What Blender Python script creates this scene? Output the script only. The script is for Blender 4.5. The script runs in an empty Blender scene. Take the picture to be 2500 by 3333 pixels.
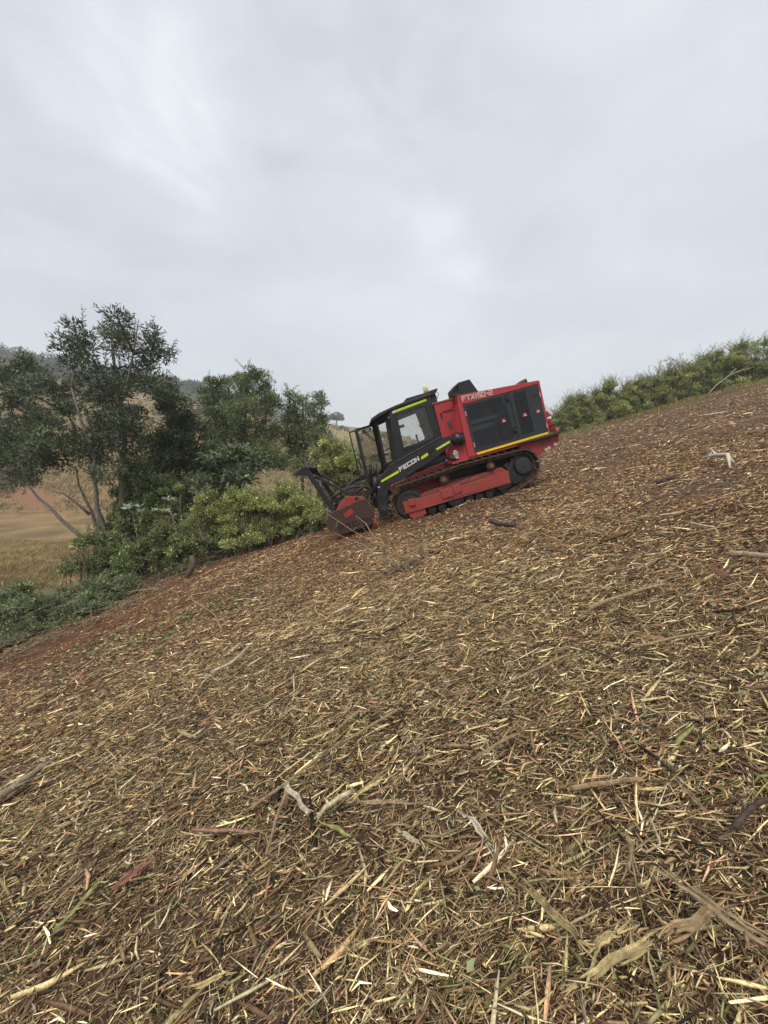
import bpy, math, random
import numpy as np
from mathutils import Vector, Matrix
rng = np.random.default_rng(7)
random.seed(5)
scene = bpy.context.scene
COL = scene.collection
# ------------------------------------------------------------------ camera
PITCH = math.radians(7.3)
cd = bpy.data.cameras.new('camera'); cam = bpy.data.objects.new('camera', cd); COL.objects.link(cam)
cd.sensor_fit = 'HORIZONTAL'; cd.sensor_width = 36.0; cd.lens = 18.72
cd.clip_start = 0.05; cd.clip_end = 3000
cam.location = (0, 0, 0); cam.rotation_euler = (math.radians(90) - PITCH, 0, 0)
scene.camera = cam
# ------------------------------------------------------------------ light
scene.view_settings.view_transform = 'Standard'; scene.view_settings.look = 'None'
scene.view_settings.exposure = 0.72; scene.cycles.volume_bounces = 1; scene.view_settings.gamma = 1.0
SUN_EL, SUN_AZ = math.radians(56), math.radians(200)
w = bpy.data.worlds.new('World'); scene.world = w; w.use_nodes = True
nt = w.node_tree; nt.nodes.clear(); N = nt.nodes.new; L = nt.links.new
out = N('ShaderNodeOutputWorld'); add = N('ShaderNodeAddShader'); L(add.outputs[0], out.inputs[0])
sky = N('ShaderNodeTexSky'); sky.sky_type = 'NISHITA'; sky.sun_disc = False
sky.sun_elevation = SUN_EL; sky.sun_rotation = SUN_AZ
b1 = N('ShaderNodeBackground'); b1.inputs[1].default_value = 0.02; L(sky.outputs[0], b1.inputs[0]); L(b1.outputs[0], add.inputs[0])
b2 = N('ShaderNodeBackground'); b2.inputs[1].default_value = 1.0; L(b2.outputs[0], add.inputs[1])
tc = N('ShaderNodeTexCoord')
def wnoise(scale, detail, dist, sx=1, sy=1, sz=1, off=(0, 0, 0)):
    mp = N('ShaderNodeMapping'); mp.inputs['Scale'].default_value = (sx, sy, sz); mp.inputs['Location'].default_value = off
    L(tc.outputs['Generated'], mp.inputs[0])
    n = N('ShaderNodeTexNoise'); n.inputs['Scale'].default_value = scale; n.inputs['Detail'].default_value = detail
    n.inputs['Roughness'].default_value = 0.5; n.inputs['Distortion'].default_value = dist; L(mp.outputs[0], n.inputs['Vector'])
    return n.outputs[0]
def wmath(op, a, b=None):
    m = N('ShaderNodeMath'); m.operation = op
    for i, v in enumerate((a, b)):
        if v is None: continue
        if isinstance(v, (int, float)): m.inputs[i].default_value = v
        else: L(v, m.inputs[i])
    return m.outputs[0]
warp = N('ShaderNodeTexNoise'); warp.inputs['Scale'].default_value = 2.2; warp.inputs['Detail'].default_value = 6; L(tc.outputs['Generated'], warp.inputs['Vector'])
wv = N('ShaderNodeVectorMath'); wv.operation = 'MULTIPLY_ADD'; L(warp.outputs['Color'], wv.inputs[0]); wv.inputs[1].default_value = (.62, .62, .62)
L(tc.outputs['Generated'], wv.inputs[2])
def cloud_patch(px, py, rad, amp):
    """a lighter or darker region of the overcast, centred on a direction in the sky"""
    d = np.array([(px - 1250) / 1300, math.cos(PITCH) + math.sin(PITCH) * -(py - 1666.5) / 1300 * -1 * -1, 0.0])
    up = -(py - 1666.5) / 1300; amp *= 1.25
    d = np.array([(px - 1250) / 1300, math.cos(PITCH) + up * math.sin(PITCH), -math.sin(PITCH) + up * math.cos(PITCH)])
    d = d / np.linalg.norm(d) + 0.31
    dist = N('ShaderNodeVectorMath'); dist.operation = 'DISTANCE'; L(wv.outputs[0], dist.inputs[0]); dist.inputs[1].default_value = tuple(d)
    mr = N('ShaderNodeMapRange'); mr.interpolation_type = 'SMOOTHERSTEP'; L(dist.outputs['Value'], mr.inputs[0])
    mr.inputs[1].default_value = rad; mr.inputs[2].default_value = 0.0; mr.inputs[3].default_value = 0.0; mr.inputs[4].default_value = amp
    return wmath('MULTIPLY', mr.outputs[0], ragged)
ragged = None
ragged = wmath('MINIMUM', wmath('MAXIMUM', wmath('MULTIPLY', wmath('SUBTRACT', wnoise(4.2, 8, .8, 1, 1, 1.6, (5, 2, 7)), .36), 4.2), .15), 1.5)
tot = wmath('MULTIPLY', wmath('SUBTRACT', wnoise(1.5, 4, 0.4, 1, 1, 1.6), 0.5), 0.20)
tot = wmath('ADD', tot, wmath('MULTIPLY', wmath('SUBTRACT', wnoise(4.5, 7, 0.5, 1, 1, 2.2, (3, 1, 2)), 0.5), 0.19))
for p in ((640, 350, .30, .10), (780, 640, .22, .10), (1450, 900, .16, .09), (560, 120, .35, .06), (1150, 250, .35, -.08), (1500, 1050, .3, .02),
          (300, 500, .40, -.03), (1900, 700, .5, -.03), (700, 1000, .4, -.03), (2200, 250, .45, .03)):
    tot = wmath('ADD', tot, cloud_patch(*p))
cr = N('ShaderNodeMapRange'); L(tot, cr.inputs[0]); cr.inputs[1].default_value = -.2; cr.inputs[2].default_value = .2
mix = N('ShaderNodeMix'); mix.data_type = 'RGBA'; L(cr.outputs[0], mix.inputs[0])
mix.inputs[6].default_value = (0.268, 0.292, 0.312, 1); mix.inputs[7].default_value = (0.565, 0.582, 0.60, 1)
L(mix.outputs[2], b2.inputs[0])
sd = bpy.data.lights.new('sun', 'SUN'); sd.energy = 1.5; sd.angle = math.radians(30); sd.color = (1.0, 0.94, 0.84)
sun = bpy.data.objects.new('sun', sd); COL.objects.link(sun)
sun.rotation_euler = (math.radians(90) - SUN_EL, 0, math.radians(180) - SUN_AZ + math.radians(0))
sun.location = (0, 0, 30)
# ------------------------------------------------------------------ helpers
def tag(o, label=None, cat=None, group=None, kind=None):
    for k, v in (('label', label), ('category', cat), ('group', group), ('kind', kind)):
        if v: o[k] = v
    return o
def empty(name, loc=(0, 0, 0)):
    o = bpy.data.objects.new(name, None); COL.objects.link(o); o.location = loc; return o
def fast_mesh(name, V, faces, col=None, smooth=False):
    """faces: list of int arrays (n,k)"""
    me = bpy.data.meshes.new(name)
    V = np.asarray(V, np.float32).reshape(-1, 3)
    faces = [np.asarray(f, np.int32) for f in faces if len(f)]
    me.vertices.add(len(V)); me.vertices.foreach_set('co', V.ravel())
    lv = np.concatenate([f.ravel() for f in faces]); tot_ = np.concatenate([np.full(len(f), f.shape[1], np.int32) for f in faces])
    st = np.concatenate([[0], np.cumsum(tot_)[:-1]]).astype(np.int32)
    me.loops.add(len(lv)); me.loops.foreach_set('vertex_index', lv)
    me.polygons.add(len(tot_)); me.polygons.foreach_set('loop_start', st); me.polygons.foreach_set('loop_total', tot_)
    if smooth: me.polygons.foreach_set('use_smooth', np.ones(len(tot_), bool))
    if col is not None:
        c = np.ones((len(V), 4), np.float32); c[:, :3] = col
        a = me.color_attributes.new('tint', 'FLOAT_COLOR', 'POINT'); a.data.foreach_set('color', c.ravel())
    me.update(calc_edges=True); me.validate()
    return me
def link(name, me, m=None, parent=None, loc=None):
    o = bpy.data.objects.new(name, me); COL.objects.link(o)
    if m: me.materials.append(m)
    if parent is not None: o.parent = parent
    if loc is not None: o.location = loc
    return o
class SB:
    """collects simple solids into one mesh"""
    def __init__(s): s.V = []; s.F = []; s.n = 0; s.S = []
    def add(s, V, F, smooth=False):
        s.V += [tuple(v) for v in V]; s.F += [tuple(i + s.n for i in f) for f in F]; s.S += [smooth] * len(F); s.n += len(V); return s
    def box(s, x0, x1, y0, y1, z0, z1):
        V = [(x, y, z) for x in (x0, x1) for y in (y0, y1) for z in (z0, z1)]
        return s.add(V, [(0, 1, 3, 2), (4, 6, 7, 5), (0, 4, 5, 1), (2, 3, 7, 6), (0, 2, 6, 4), (1, 5, 7, 3)])
    def prism(s, P, y0, y1):
        n = len(P); V = [(x, y0, z) for x, z in P] + [(x, y1, z) for x, z in P]
        return s.add(V, [tuple(range(n)), tuple(range(2 * n - 1, n - 1, -1))] + [(i, i + n, (i + 1) % n + n, (i + 1) % n) for i in range(n)])
    def frame(s, P, Q, y0, y1):
        """ring between outline P and hole Q (same count), extruded in y"""
        n = len(P); V = [(x, y, z) for y in (y0, y1) for (x, z) in list(P) + list(Q)]
        F = []
        for i in range(n):
            j = (i + 1) % n
            F += [(i, j, n + j, n + i), (2 * n + i, 3 * n + i, 3 * n + j, 2 * n + j), (i, 2 * n + i, 2 * n + j, j), (n + i, n + j, 3 * n + j, 3 * n + i)]
        return s.add(V, F)
    def tube(s, pts, r, k=10, r1=None):
        pts = [Vector(p) for p in pts]; n = len(pts); V = []; F = []
        rr = r if isinstance(r, (list, tuple)) else [r + ((r1 if r1 is not None else r) - r) * i / (n - 1) for i in range(n)]
        prev = None
        for i, p in enumerate(pts):
            t = (pts[min(i + 1, n - 1)] - pts[max(i - 1, 0)]).normalized()
            if prev is None: a = t.orthogonal().normalized()
            else: a = (prev - t * prev.dot(t)).normalized()
            prev = a; b = t.cross(a)
            for j in range(k):
                an = 2 * math.pi * j / k; V.append(p + (a * math.cos(an) + b * math.sin(an)) * rr[i])
        for i in range(n - 1):
            for j in range(k):
                F.append((i * k + j, i * k + (j + 1) % k, (i + 1) * k + (j + 1) % k, (i + 1) * k + j))
        s.add(V, F, True)
        s.F += [tuple(s.n - len(V) + j for j in range(k - 1, -1, -1)), tuple(s.n - k + j for j in range(k))]; s.S += [False, False]
        return s
    def cyl(s, x, z, r, y0, y1, k=24): return s.tube([(x, y0, z), (x, y1, z)], r, k)
    def bar(s, a, b, w, h):
        """rectangular bar from a to b; w along y, h across"""
        a = Vector(a); b = Vector(b); t = (b - a).normalized(); u = Vector((0, 1, 0)); u = (u - t * u.dot(t)).normalized(); v = t.cross(u)
        V = [p + u * (sx * w / 2) + v * (sz * h / 2) for p in (a, b) for sx in (-1, 1) for sz in (-1, 1)]
        return s.add(V, [(0, 1, 3, 2), (4, 6, 7, 5), (0, 4, 5, 1), (2, 3, 7, 6), (0, 2, 6, 4), (1, 5, 7, 3)])
    def build(s, name, m, parent=None, bevel=0.0):
        me = bpy.data.meshes.new(name); me.from_pydata([tuple(v) for v in s.V], [], s.F)
        me.polygons.foreach_set('use_smooth', s.S); me.update()
        import bmesh
        bm = bmesh.new(); bm.from_mesh(me); bmesh.ops.recalc_face_normals(bm, faces=bm.faces); bm.to_mesh(me); bm.free()
        o = link(name, me, m, parent)
        if bevel:
            b = o.modifiers.new('bevel', 'BEVEL'); b.width = bevel; b.segments = 2; b.limit_method = 'ANGLE'; b.angle_limit = math.radians(50)
        return o
# ------------------------------------------------------------------ materials
def mat(name, base, rough=0.6, metal=0.0, dirt=None, dirt_amt=0.0, dscale=6.0, bump=0.0, bscale=40.0, emit=None, spec=0.5, settle=0.0):
    m = bpy.data.materials.new(name); m.use_nodes = True; t = m.node_tree; p = t.nodes['Principled BSDF']
    p.inputs['Roughness'].default_value = rough; p.inputs['Metallic'].default_value = metal; p.inputs['Specular IOR Level'].default_value = spec
    p.inputs['Base Color'].default_value = (*base, 1)
    tcn = t.nodes.new('ShaderNodeTexCoord')
    if dirt:
        n = t.nodes.new('ShaderNodeTexNoise'); n.inputs['Scale'].default_value = dscale; n.inputs['Detail'].default_value = 8; n.inputs['Roughness'].default_value = .65
        t.links.new(tcn.outputs['Object'], n.inputs['Vector'])
        r = t.nodes.new('ShaderNodeMapRange'); r.inputs[1].default_value = .42; r.inputs[2].default_value = .72; r.inputs[3].default_value = dirt_amt * .25; r.inputs[4].default_value = dirt_amt
        t.links.new(n.outputs[0], r.inputs[0])
        x = t.nodes.new('ShaderNodeMix'); x.data_type = 'RGBA'; x.inputs[6].default_value = (*base, 1); x.inputs[7].default_value = (*dirt, 1)
        t.links.new(r.outputs[0], x.inputs[0]); t.links.new(x.outputs[2], p.inputs['Base Color'])
        if settle:   # dust and fine mulch settled on upward faces
            ge = t.nodes.new('ShaderNodeNewGeometry'); sx = t.nodes.new('ShaderNodeSeparateXYZ'); t.links.new(ge.outputs['Normal'], sx.inputs[0])
            m1 = t.nodes.new('ShaderNodeMapRange'); m1.inputs[1].default_value = .35; m1.inputs[2].default_value = .85; m1.inputs[4].default_value = settle; t.links.new(sx.outputs[2], m1.inputs[0])
            n3 = t.nodes.new('ShaderNodeTexNoise'); n3.inputs['Scale'].default_value = 16; n3.inputs['Detail'].default_value = 8; t.links.new(tcn.outputs['Object'], n3.inputs['Vector'])
            m2 = t.nodes.new('ShaderNodeMath'); m2.operation = 'MULTIPLY_ADD'; m2.inputs[1].default_value = 1.6; m2.inputs[2].default_value = .1; m2.use_clamp = True; t.links.new(n3.outputs[0], m2.inputs[0])
            m3 = t.nodes.new('ShaderNodeMath'); m3.operation = 'MULTIPLY'; t.links.new(m1.outputs[0], m3.inputs[0]); t.links.new(m2.outputs[0], m3.inputs[1])
            x2 = t.nodes.new('ShaderNodeMix'); x2.data_type = 'RGBA'; x2.inputs[7].default_value = (.15, .085, .05, 1); t.links.new(x.outputs[2], x2.inputs[6]); t.links.new(m3.outputs[0], x2.inputs[0]); t.links.new(x2.outputs[2], p.inputs['Base Color'])
        rr = t.nodes.new('ShaderNodeMapRange'); rr.inputs[3].default_value = rough; rr.inputs[4].default_value = min(1, rough + .45)
        t.links.new(r.outputs[0], rr.inputs[0]); t.links.new(rr.outputs[0], p.inputs['Roughness'])
    if bump:
        n2 = t.nodes.new('ShaderNodeTexNoise'); n2.inputs['Scale'].default_value = bscale; n2.inputs['Detail'].default_value = 6
        t.links.new(tcn.outputs['Object'], n2.inputs['Vector'])
        b = t.nodes.new('ShaderNodeBump'); b.inputs['Strength'].default_value = bump; b.inputs['Distance'].default_value = .02
        t.links.new(n2.outputs[0], b.inputs['Height']); t.links.new(b.outputs[0], p.inputs['Normal'])
    if emit:
        p.inputs['Emission Color'].default_value = (*emit[:3], 1); p.inputs['Emission Strength'].default_value = emit[3]
    return m
def tint_mat(name, rough=.75, trans=0.0, bump=0.0, bscale=30, vary=.25, vscale=20, spec=.3, island=0.0):
    """base colour from the mesh's own per-piece tint, varied by noise"""
    m = bpy.data.materials.new(name); m.use_nodes = True; t = m.node_tree; p = t.nodes['Principled BSDF']
    a = t.nodes.new('ShaderNodeAttribute'); a.attribute_name = 'tint'
    n = t.nodes.new('ShaderNodeTexNoise'); n.inputs['Scale'].default_value = vscale; n.inputs['Detail'].default_value = 6
    g = t.nodes.new('ShaderNodeNewGeometry'); t.links.new(g.outputs['Position'], n.inputs['Vector'])
    r = t.nodes.new('ShaderNodeMapRange'); r.inputs[1].default_value = .3; r.inputs[2].default_value = .7; r.inputs[3].default_value = 1 - vary; r.inputs[4].default_value = 1 + vary
    t.links.new(n.outputs[0], r.inputs[0])
    vm = t.nodes.new('ShaderNodeVectorMath'); vm.operation = 'SCALE'; t.links.new(a.outputs['Color'], vm.inputs[0]); t.links.new(r.outputs[0], vm.inputs['Scale'])
    t.links.new(vm.outputs[0], p.inputs['Base Color']); p.inputs['Roughness'].default_value = rough; p.inputs['Specular IOR Level'].default_value = spec
    if trans:
        tr = t.nodes.new('ShaderNodeBsdfTranslucent'); t.links.new(vm.outputs[0], tr.inputs[0]); mx = t.nodes.new('ShaderNodeMixShader'); mx.inputs[0].default_value = trans
        o = t.nodes['Material Output']; t.links.new(p.outputs[0], mx.inputs[1]); t.links.new(tr.outputs[0], mx.inputs[2]); t.links.new(mx.outputs[0], o.inputs[0])
    if bump:
        n2 = t.nodes.new('ShaderNodeTexNoise'); n2.inputs['Scale'].default_value = bscale; n2.inputs['Detail'].default_value = 9; n2.inputs['Roughness'].default_value = .7
        t.links.new(g.outputs['Position'], n2.inputs['Vector'])
        b = t.nodes.new('ShaderNodeBump'); b.inputs['Strength'].default_value = bump; b.inputs['Distance'].default_value = .03
        t.links.new(n2.outputs[0], b.inputs['Height']); t.links.new(b.outputs[0], p.inputs['Normal'])
    return m
DUST = (0.16, 0.085, 0.05)
M = dict(
    red=mat('red_paint', (0.50, 0.026, 0.045), .40, dirt=DUST, dirt_amt=.5, dscale=7, bump=.05, bscale=14, settle=.4),
    redlow=mat('dusty_red_paint', (0.46, 0.026, 0.040), .5, dirt=(.16, .08, .045), dirt_amt=.95, dscale=7, bump=.1, bscale=18, settle=.95),
    charcoal=mat('charcoal_door_paint', (0.021, 0.025, 0.033), .5, dirt=(.07, .068, .066), dirt_amt=.18, dscale=5, bump=.04, bscale=14),
    black=mat('black_paint', (0.009, 0.0105, 0.015), .45, dirt=(.06, .052, .045), dirt_amt=.28, dscale=7, bump=.04, bscale=14, settle=.45),
    rubber=mat('rubber', (0.014, 0.014, 0.015), .6, dirt=(.08, .06, .045), dirt_amt=.5, dscale=12),
    steel=mat('worn_track_steel', (0.07, 0.05, 0.038), .6, .3, dirt=(.17, .10, .06), dirt_amt=.95, dscale=9, bump=.3, bscale=40),
    bright=mat('polished_steel', (0.42, 0.40, 0.37), .35, .9),
    pivot=mat('roller_steel', (0.05, 0.042, 0.038), .5, .5, dirt=(.13, .08, .05), dirt_amt=.8, dscale=14),
    headp=mat('scuffed_dark_red_steel', (0.055, 0.022, 0.018), .5, .2, dirt=(.085, .05, .036), dirt_amt=.95, dscale=6, bump=.25, bscale=20, settle=.9),
    headr=mat('bright_red_paint', (0.46, 0.025, 0.02), .45, dirt=(.09, .04, .03), dirt_amt=.95, dscale=11, settle=.5),
    tape=mat('lime_reflective_tape', (0.62, 0.75, 0.006), .5, dirt=(.2, .2, .05), dirt_amt=.25, dscale=30),
    yellow=mat('yellow_paint_stripe', (0.85, 0.72, 0.008), .5, dirt=(.4, .28, .06), dirt_amt=.3, dscale=20),
    white=mat('white_vinyl', (0.75, 0.72, 0.69), .5, dirt=(.4, .2, .18), dirt_amt=.4, dscale=24),
    ivory=mat('worn_ivory_vinyl', (0.68, 0.58, 0.54), .55, dirt=(.4, .05, .05), dirt_amt=.7, dscale=26),
    pink=mat('faded_red_triangle', (0.62, 0.13, 0.11), .5),
    blue=mat('blue_print', (0.05, 0.10, 0.35), .5),
    hole=mat('engine_bay_black', (0.008, 0.009, 0.011), .8),
    engine=mat('engine_grey', (0.10, 0.10, 0.10), .6, .3, dirt=(.05, .04, .03), dirt_amt=.7, dscale=10),
    cloth=mat('black_plastic_bag', (0.012, 0.012, 0.013), .35, bump=.8, bscale=12),
    green=mat('green_beacon_lens', (0.42, 0.52, 0.28), .3, emit=(.6, .85, .5, .2)),
    lamp=mat('lit_beacon_core', (0.6, 1, .7), .3, emit=(.6, 1, .75, 2.5)),
    orange=mat('amber_beacon_base', (0.55, 0.22, 0.04), .4),
    rust=mat('rusty_brass', (0.22, 0.13, 0.05), .6, .3, dirt=(.1, .05, .03), dirt_amt=.6, dscale=20),
    seat=mat('seat_vinyl', (0.02, 0.02, 0.022), .7),
)
def glass_mat():
    m = bpy.data.materials.new('cab_glass'); m.use_nodes = True; t = m.node_tree; t.nodes.clear()
    o = t.nodes.new('ShaderNodeOutputMaterial'); mx = t.nodes.new('ShaderNodeMixShader'); tr = t.nodes.new('ShaderNodeBsdfTransparent'); tr.inputs[0].default_value = (.93, .94, .93, 1)
    gl = t.nodes.new('ShaderNodeBsdfGlossy'); gl.inputs['Roughness'].default_value = .06; gl.inputs[0].default_value = (.9, .9, .9, 1)
    f = t.nodes.new('ShaderNodeFresnel'); f.inputs[0].default_value = 1.45
    ds = t.nodes.new('ShaderNodeBsdfDiffuse'); ds.inputs[0].default_value = (.45, .42, .36, 1)
    n = t.nodes.new('ShaderNodeTexNoise'); n.inputs['Scale'].default_value = 5; n.inputs['Detail'].default_value = 7
    c = t.nodes.new('ShaderNodeTexCoord'); t.links.new(c.outputs['Object'], n.inputs[0])
    r = t.nodes.new('ShaderNodeMapRange'); r.inputs[3].default_value = .0; r.inputs[4].default_value = .10; t.links.new(n.outputs[0], r.inputs[0])
    m2 = t.nodes.new('ShaderNodeMixShader'); t.links.new(r.outputs[0], m2.inputs[0]); t.links.new(mx.outputs[0], m2.inputs[1]); t.links.new(ds.outputs[0], m2.inputs[2])
    t.links.new(f.outputs[0], mx.inputs[0]); t.links.new(tr.outputs[0], mx.inputs[1]); t.links.new(gl.outputs[0], mx.inputs[2]); t.links.new(m2.outputs[0], o.inputs[0])
    return m
M['glass'] = glass_mat()
STICKS = [
  ([(0.09, 2.03), (-0.31, 1.82), (-0.62, 1.61)], 0.0069, 'brown', 'longest brown rod lying diagonally across the middle of the straw'),
  ([(-0.45, 1.73), (-0.46, 1.56), (-0.45, 1.36)], 0.008, 'brown', 'brown stick leaning downhill from under the longest rod'),
  ([(-0.15, 1.56), (-0.22, 1.51), (-0.28, 1.48)], 0.0098, 'pale', 'broad pale splinter just right of the white bark stick'),
  ([(-0.45, 1.68), (-0.39, 1.6), (-0.32, 1.51)], 0.011, 'white', 'stick of peeling white bark below the long brown rod'),
  ([(-0.11, 2.14), (-0.29, 1.96)], 0.0069, 'tan', 'thin straight tan splinter above the long brown rod'),
  ([(-0.01, 1.57), (-0.12, 1.52)], 0.0106, 'straw', 'fat frayed straw-coloured splinter right of the broad pale one'),
  ([(-0.24, 1.43), (-0.18, 1.39), (-0.11, 1.33)], 0.006, 'green', 'yellow-green stem lying below the pale splinters'),
  ([(0.05, 1.32), (0.14, 1.24)], 0.0067, 'pale', 'pointed pale wood slab with a dark edge in the lower middle'),
  ([(0.3, 1.31), (0.33, 1.26), (0.36, 1.19)], 0.0082, 'white', 'whitish split stick pointing down to the lower right'),
  ([(-0.14, 1.5), (0.15, 1.41)], 0.0063, 'brown', 'level brown stalk running beneath the tuft of dry grass'),
  ([(0.41, 1.08), (0.47, 0.96), (0.51, 0.87)], 0.0083, 'straw', 'long thick straw-yellow stalk at the lower right'),
  ([(0.79, 0.97), (0.85, 0.88), (0.9, 0.78)], 0.0099, 'brown', 'thickest split brown branch running out of the lower right edge'),
  ([(0.71, 0.86), (0.79, 0.87), (0.85, 0.88)], 0.0094, 'tan', 'curled boat-shaped piece of bark beside the thickest branch'),
  ([(0.46, 0.8), (0.57, 0.84), (0.69, 0.85)], 0.0076, 'straw', 'broad yellow wood slab at the bottom edge'),
  ([(0.53, 0.86), (0.61, 0.89)], 0.0088, 'straw', 'short flat splinter above the broad yellow slab'),
  ([(0.85, 1.14), (0.83, 1.06), (0.78, 1.05)], 0.0033, 'pale', 'pale straw snapped into a sharp V'),
  ([(0.76, 1.1), (0.71, 1.01)], 0.0065, 'brown', 'short brown stake pointing straight downhill right of centre'),
  ([(1.04, 1.06), (1.11, 1.09), (1.2, 1.11)], 0.008, 'dark', 'dark brown branch rising to the right edge'),
  ([(0.68, 1.32), (0.79, 1.29), (0.91, 1.28)], 0.0083, 'tan', 'level tan branch above the V-shaped straw'),
  ([(1.0, 1.22), (1.0, 1.14)], 0.0061, 'tan', 'tan splinter slanting down right of the level branch'),
  ([(-1.21, 1.2), (-1.18, 1.3), (-1.14, 1.43)], 0.0071, 'green', 'long yellow-green stalk at the lower left'),
  ([(-1.32, 1.21), (-1.3, 1.36), (-1.25, 1.51)], 0.0036, 'brown', 'thin grey-brown twig beside the yellow-green stalk'),
  ([(-0.84, 1.57), (-0.69, 1.52), (-0.54, 1.48)], 0.0073, 'pink', 'level pinkish twig in the lower left middle'),
  ([(-0.56, 0.99), (-0.46, 1.0)], 0.0055, 'straw', 'pointed straw chip near the bottom edge left of centre'),
  ([(-1.04, 1.37), (-0.99, 1.42)], 0.0136, 'red', 'flake of dark red bark in the lower left'),
  ([(-0.53, 1.25), (-0.41, 1.33)], 0.0046, 'tan', 'straight tan twig right of the dark red bark flake'),
  ([(-0.54, 1.12), (-0.54, 1.2)], 0.0036, 'straw', 'upright straw stem in the lower left middle'),
  ([(-1.49, 3.14), (-1.32, 3.3), (-1.26, 3.76)], 0.0139, 'white', 'peeled white stick with a red bark strip on the left slope'),
  ([(-2.29, 2.13), (-2.28, 2.24), (-2.25, 2.38)], 0.0211, 'grey', 'weathered grey-brown branch at the left edge'),
  ([(-1.58, 2.06), (-1.58, 2.25)], 0.0128, 'tan', 'pale split stake on the left slope'),
  ([(-3.51, 3.59), (-3.46, 3.77), (-3.39, 3.9)], 0.0155, 'tan', 'tan stick below the cut brush at the left'),
  ([(-1.33, 2.39), (-1.17, 2.26)], 0.0078, 'straw', 'yellow chip slanting against the slope'),
  ([(3.88, 5.67), (3.99, 5.67), (4.14, 5.71)], 0.0284, 'dark', 'short dark log below the white forked root'),
  ([(2.55, 2.88), (2.61, 2.8), (2.67, 2.7)], 0.0198, 'grey', 'weathered grey log at the right edge'),
  ([(2.05, 4.52), (2.15, 4.43), (2.22, 4.32)], 0.0138, 'pink', 'pinkish splinter below the rear of the machine'),
  ([(2.92, 3.76), (2.89, 3.59), (2.92, 3.49)], 0.0085, 'pale', 'bent pale twig on the right slope'),
  ([(1.37, 2.57), (1.61, 2.64), (1.77, 2.66), (1.93, 2.66)], 0.0137, 'brown', 'long knobbly brown branch on the right slope'),
  ([(2.29, 2.67), (2.21, 2.5)], 0.0164, 'red', 'brown slab of bark below the grey log'),
  ([(1.64, 6.0), (1.67, 5.64), (1.77, 5.42)], 0.0355, 'dark', 'dark rotten piece of log in front of the track'),
  ([(-0.47, 3.88), (-0.35, 3.92)], 0.0141, 'white', 'whitish rounded stick in the middle of the slope'),
  ([(2.1, 7.12), (2.46, 7.06), (2.77, 6.64)], 0.0134, 'dark', 'thin dark rod lying beside the track'),
  ([(0.64, 2.0), (0.86, 2.06), (1.01, 2.1)], 0.0067, 'tan', 'straight tan rod in the middle right of the slope'),
  ([(1.34, 2.03), (1.55, 2.05), (1.71, 2.01)], 0.0074, 'brown', 'slightly bent brown rod on the right slope'),
  ([(0.33, 1.54), (0.51, 1.62), (0.63, 1.66)], 0.0061, 'brown', 'brown rod uphill of the whitish split stick'),
  ([(-5.97, 8.1), (-5.75, 8.79), (-4.99, 8.59)], 0.0203, 'brown', 'thin stick along the edge of the red soil strip'),
  ([(-1.83, 4.28), (-2.31, 5.24), (-3.22, 6.39)], 0.0106, 'tan', 'forked pale twig over the scattered green leaves'),
]
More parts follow.
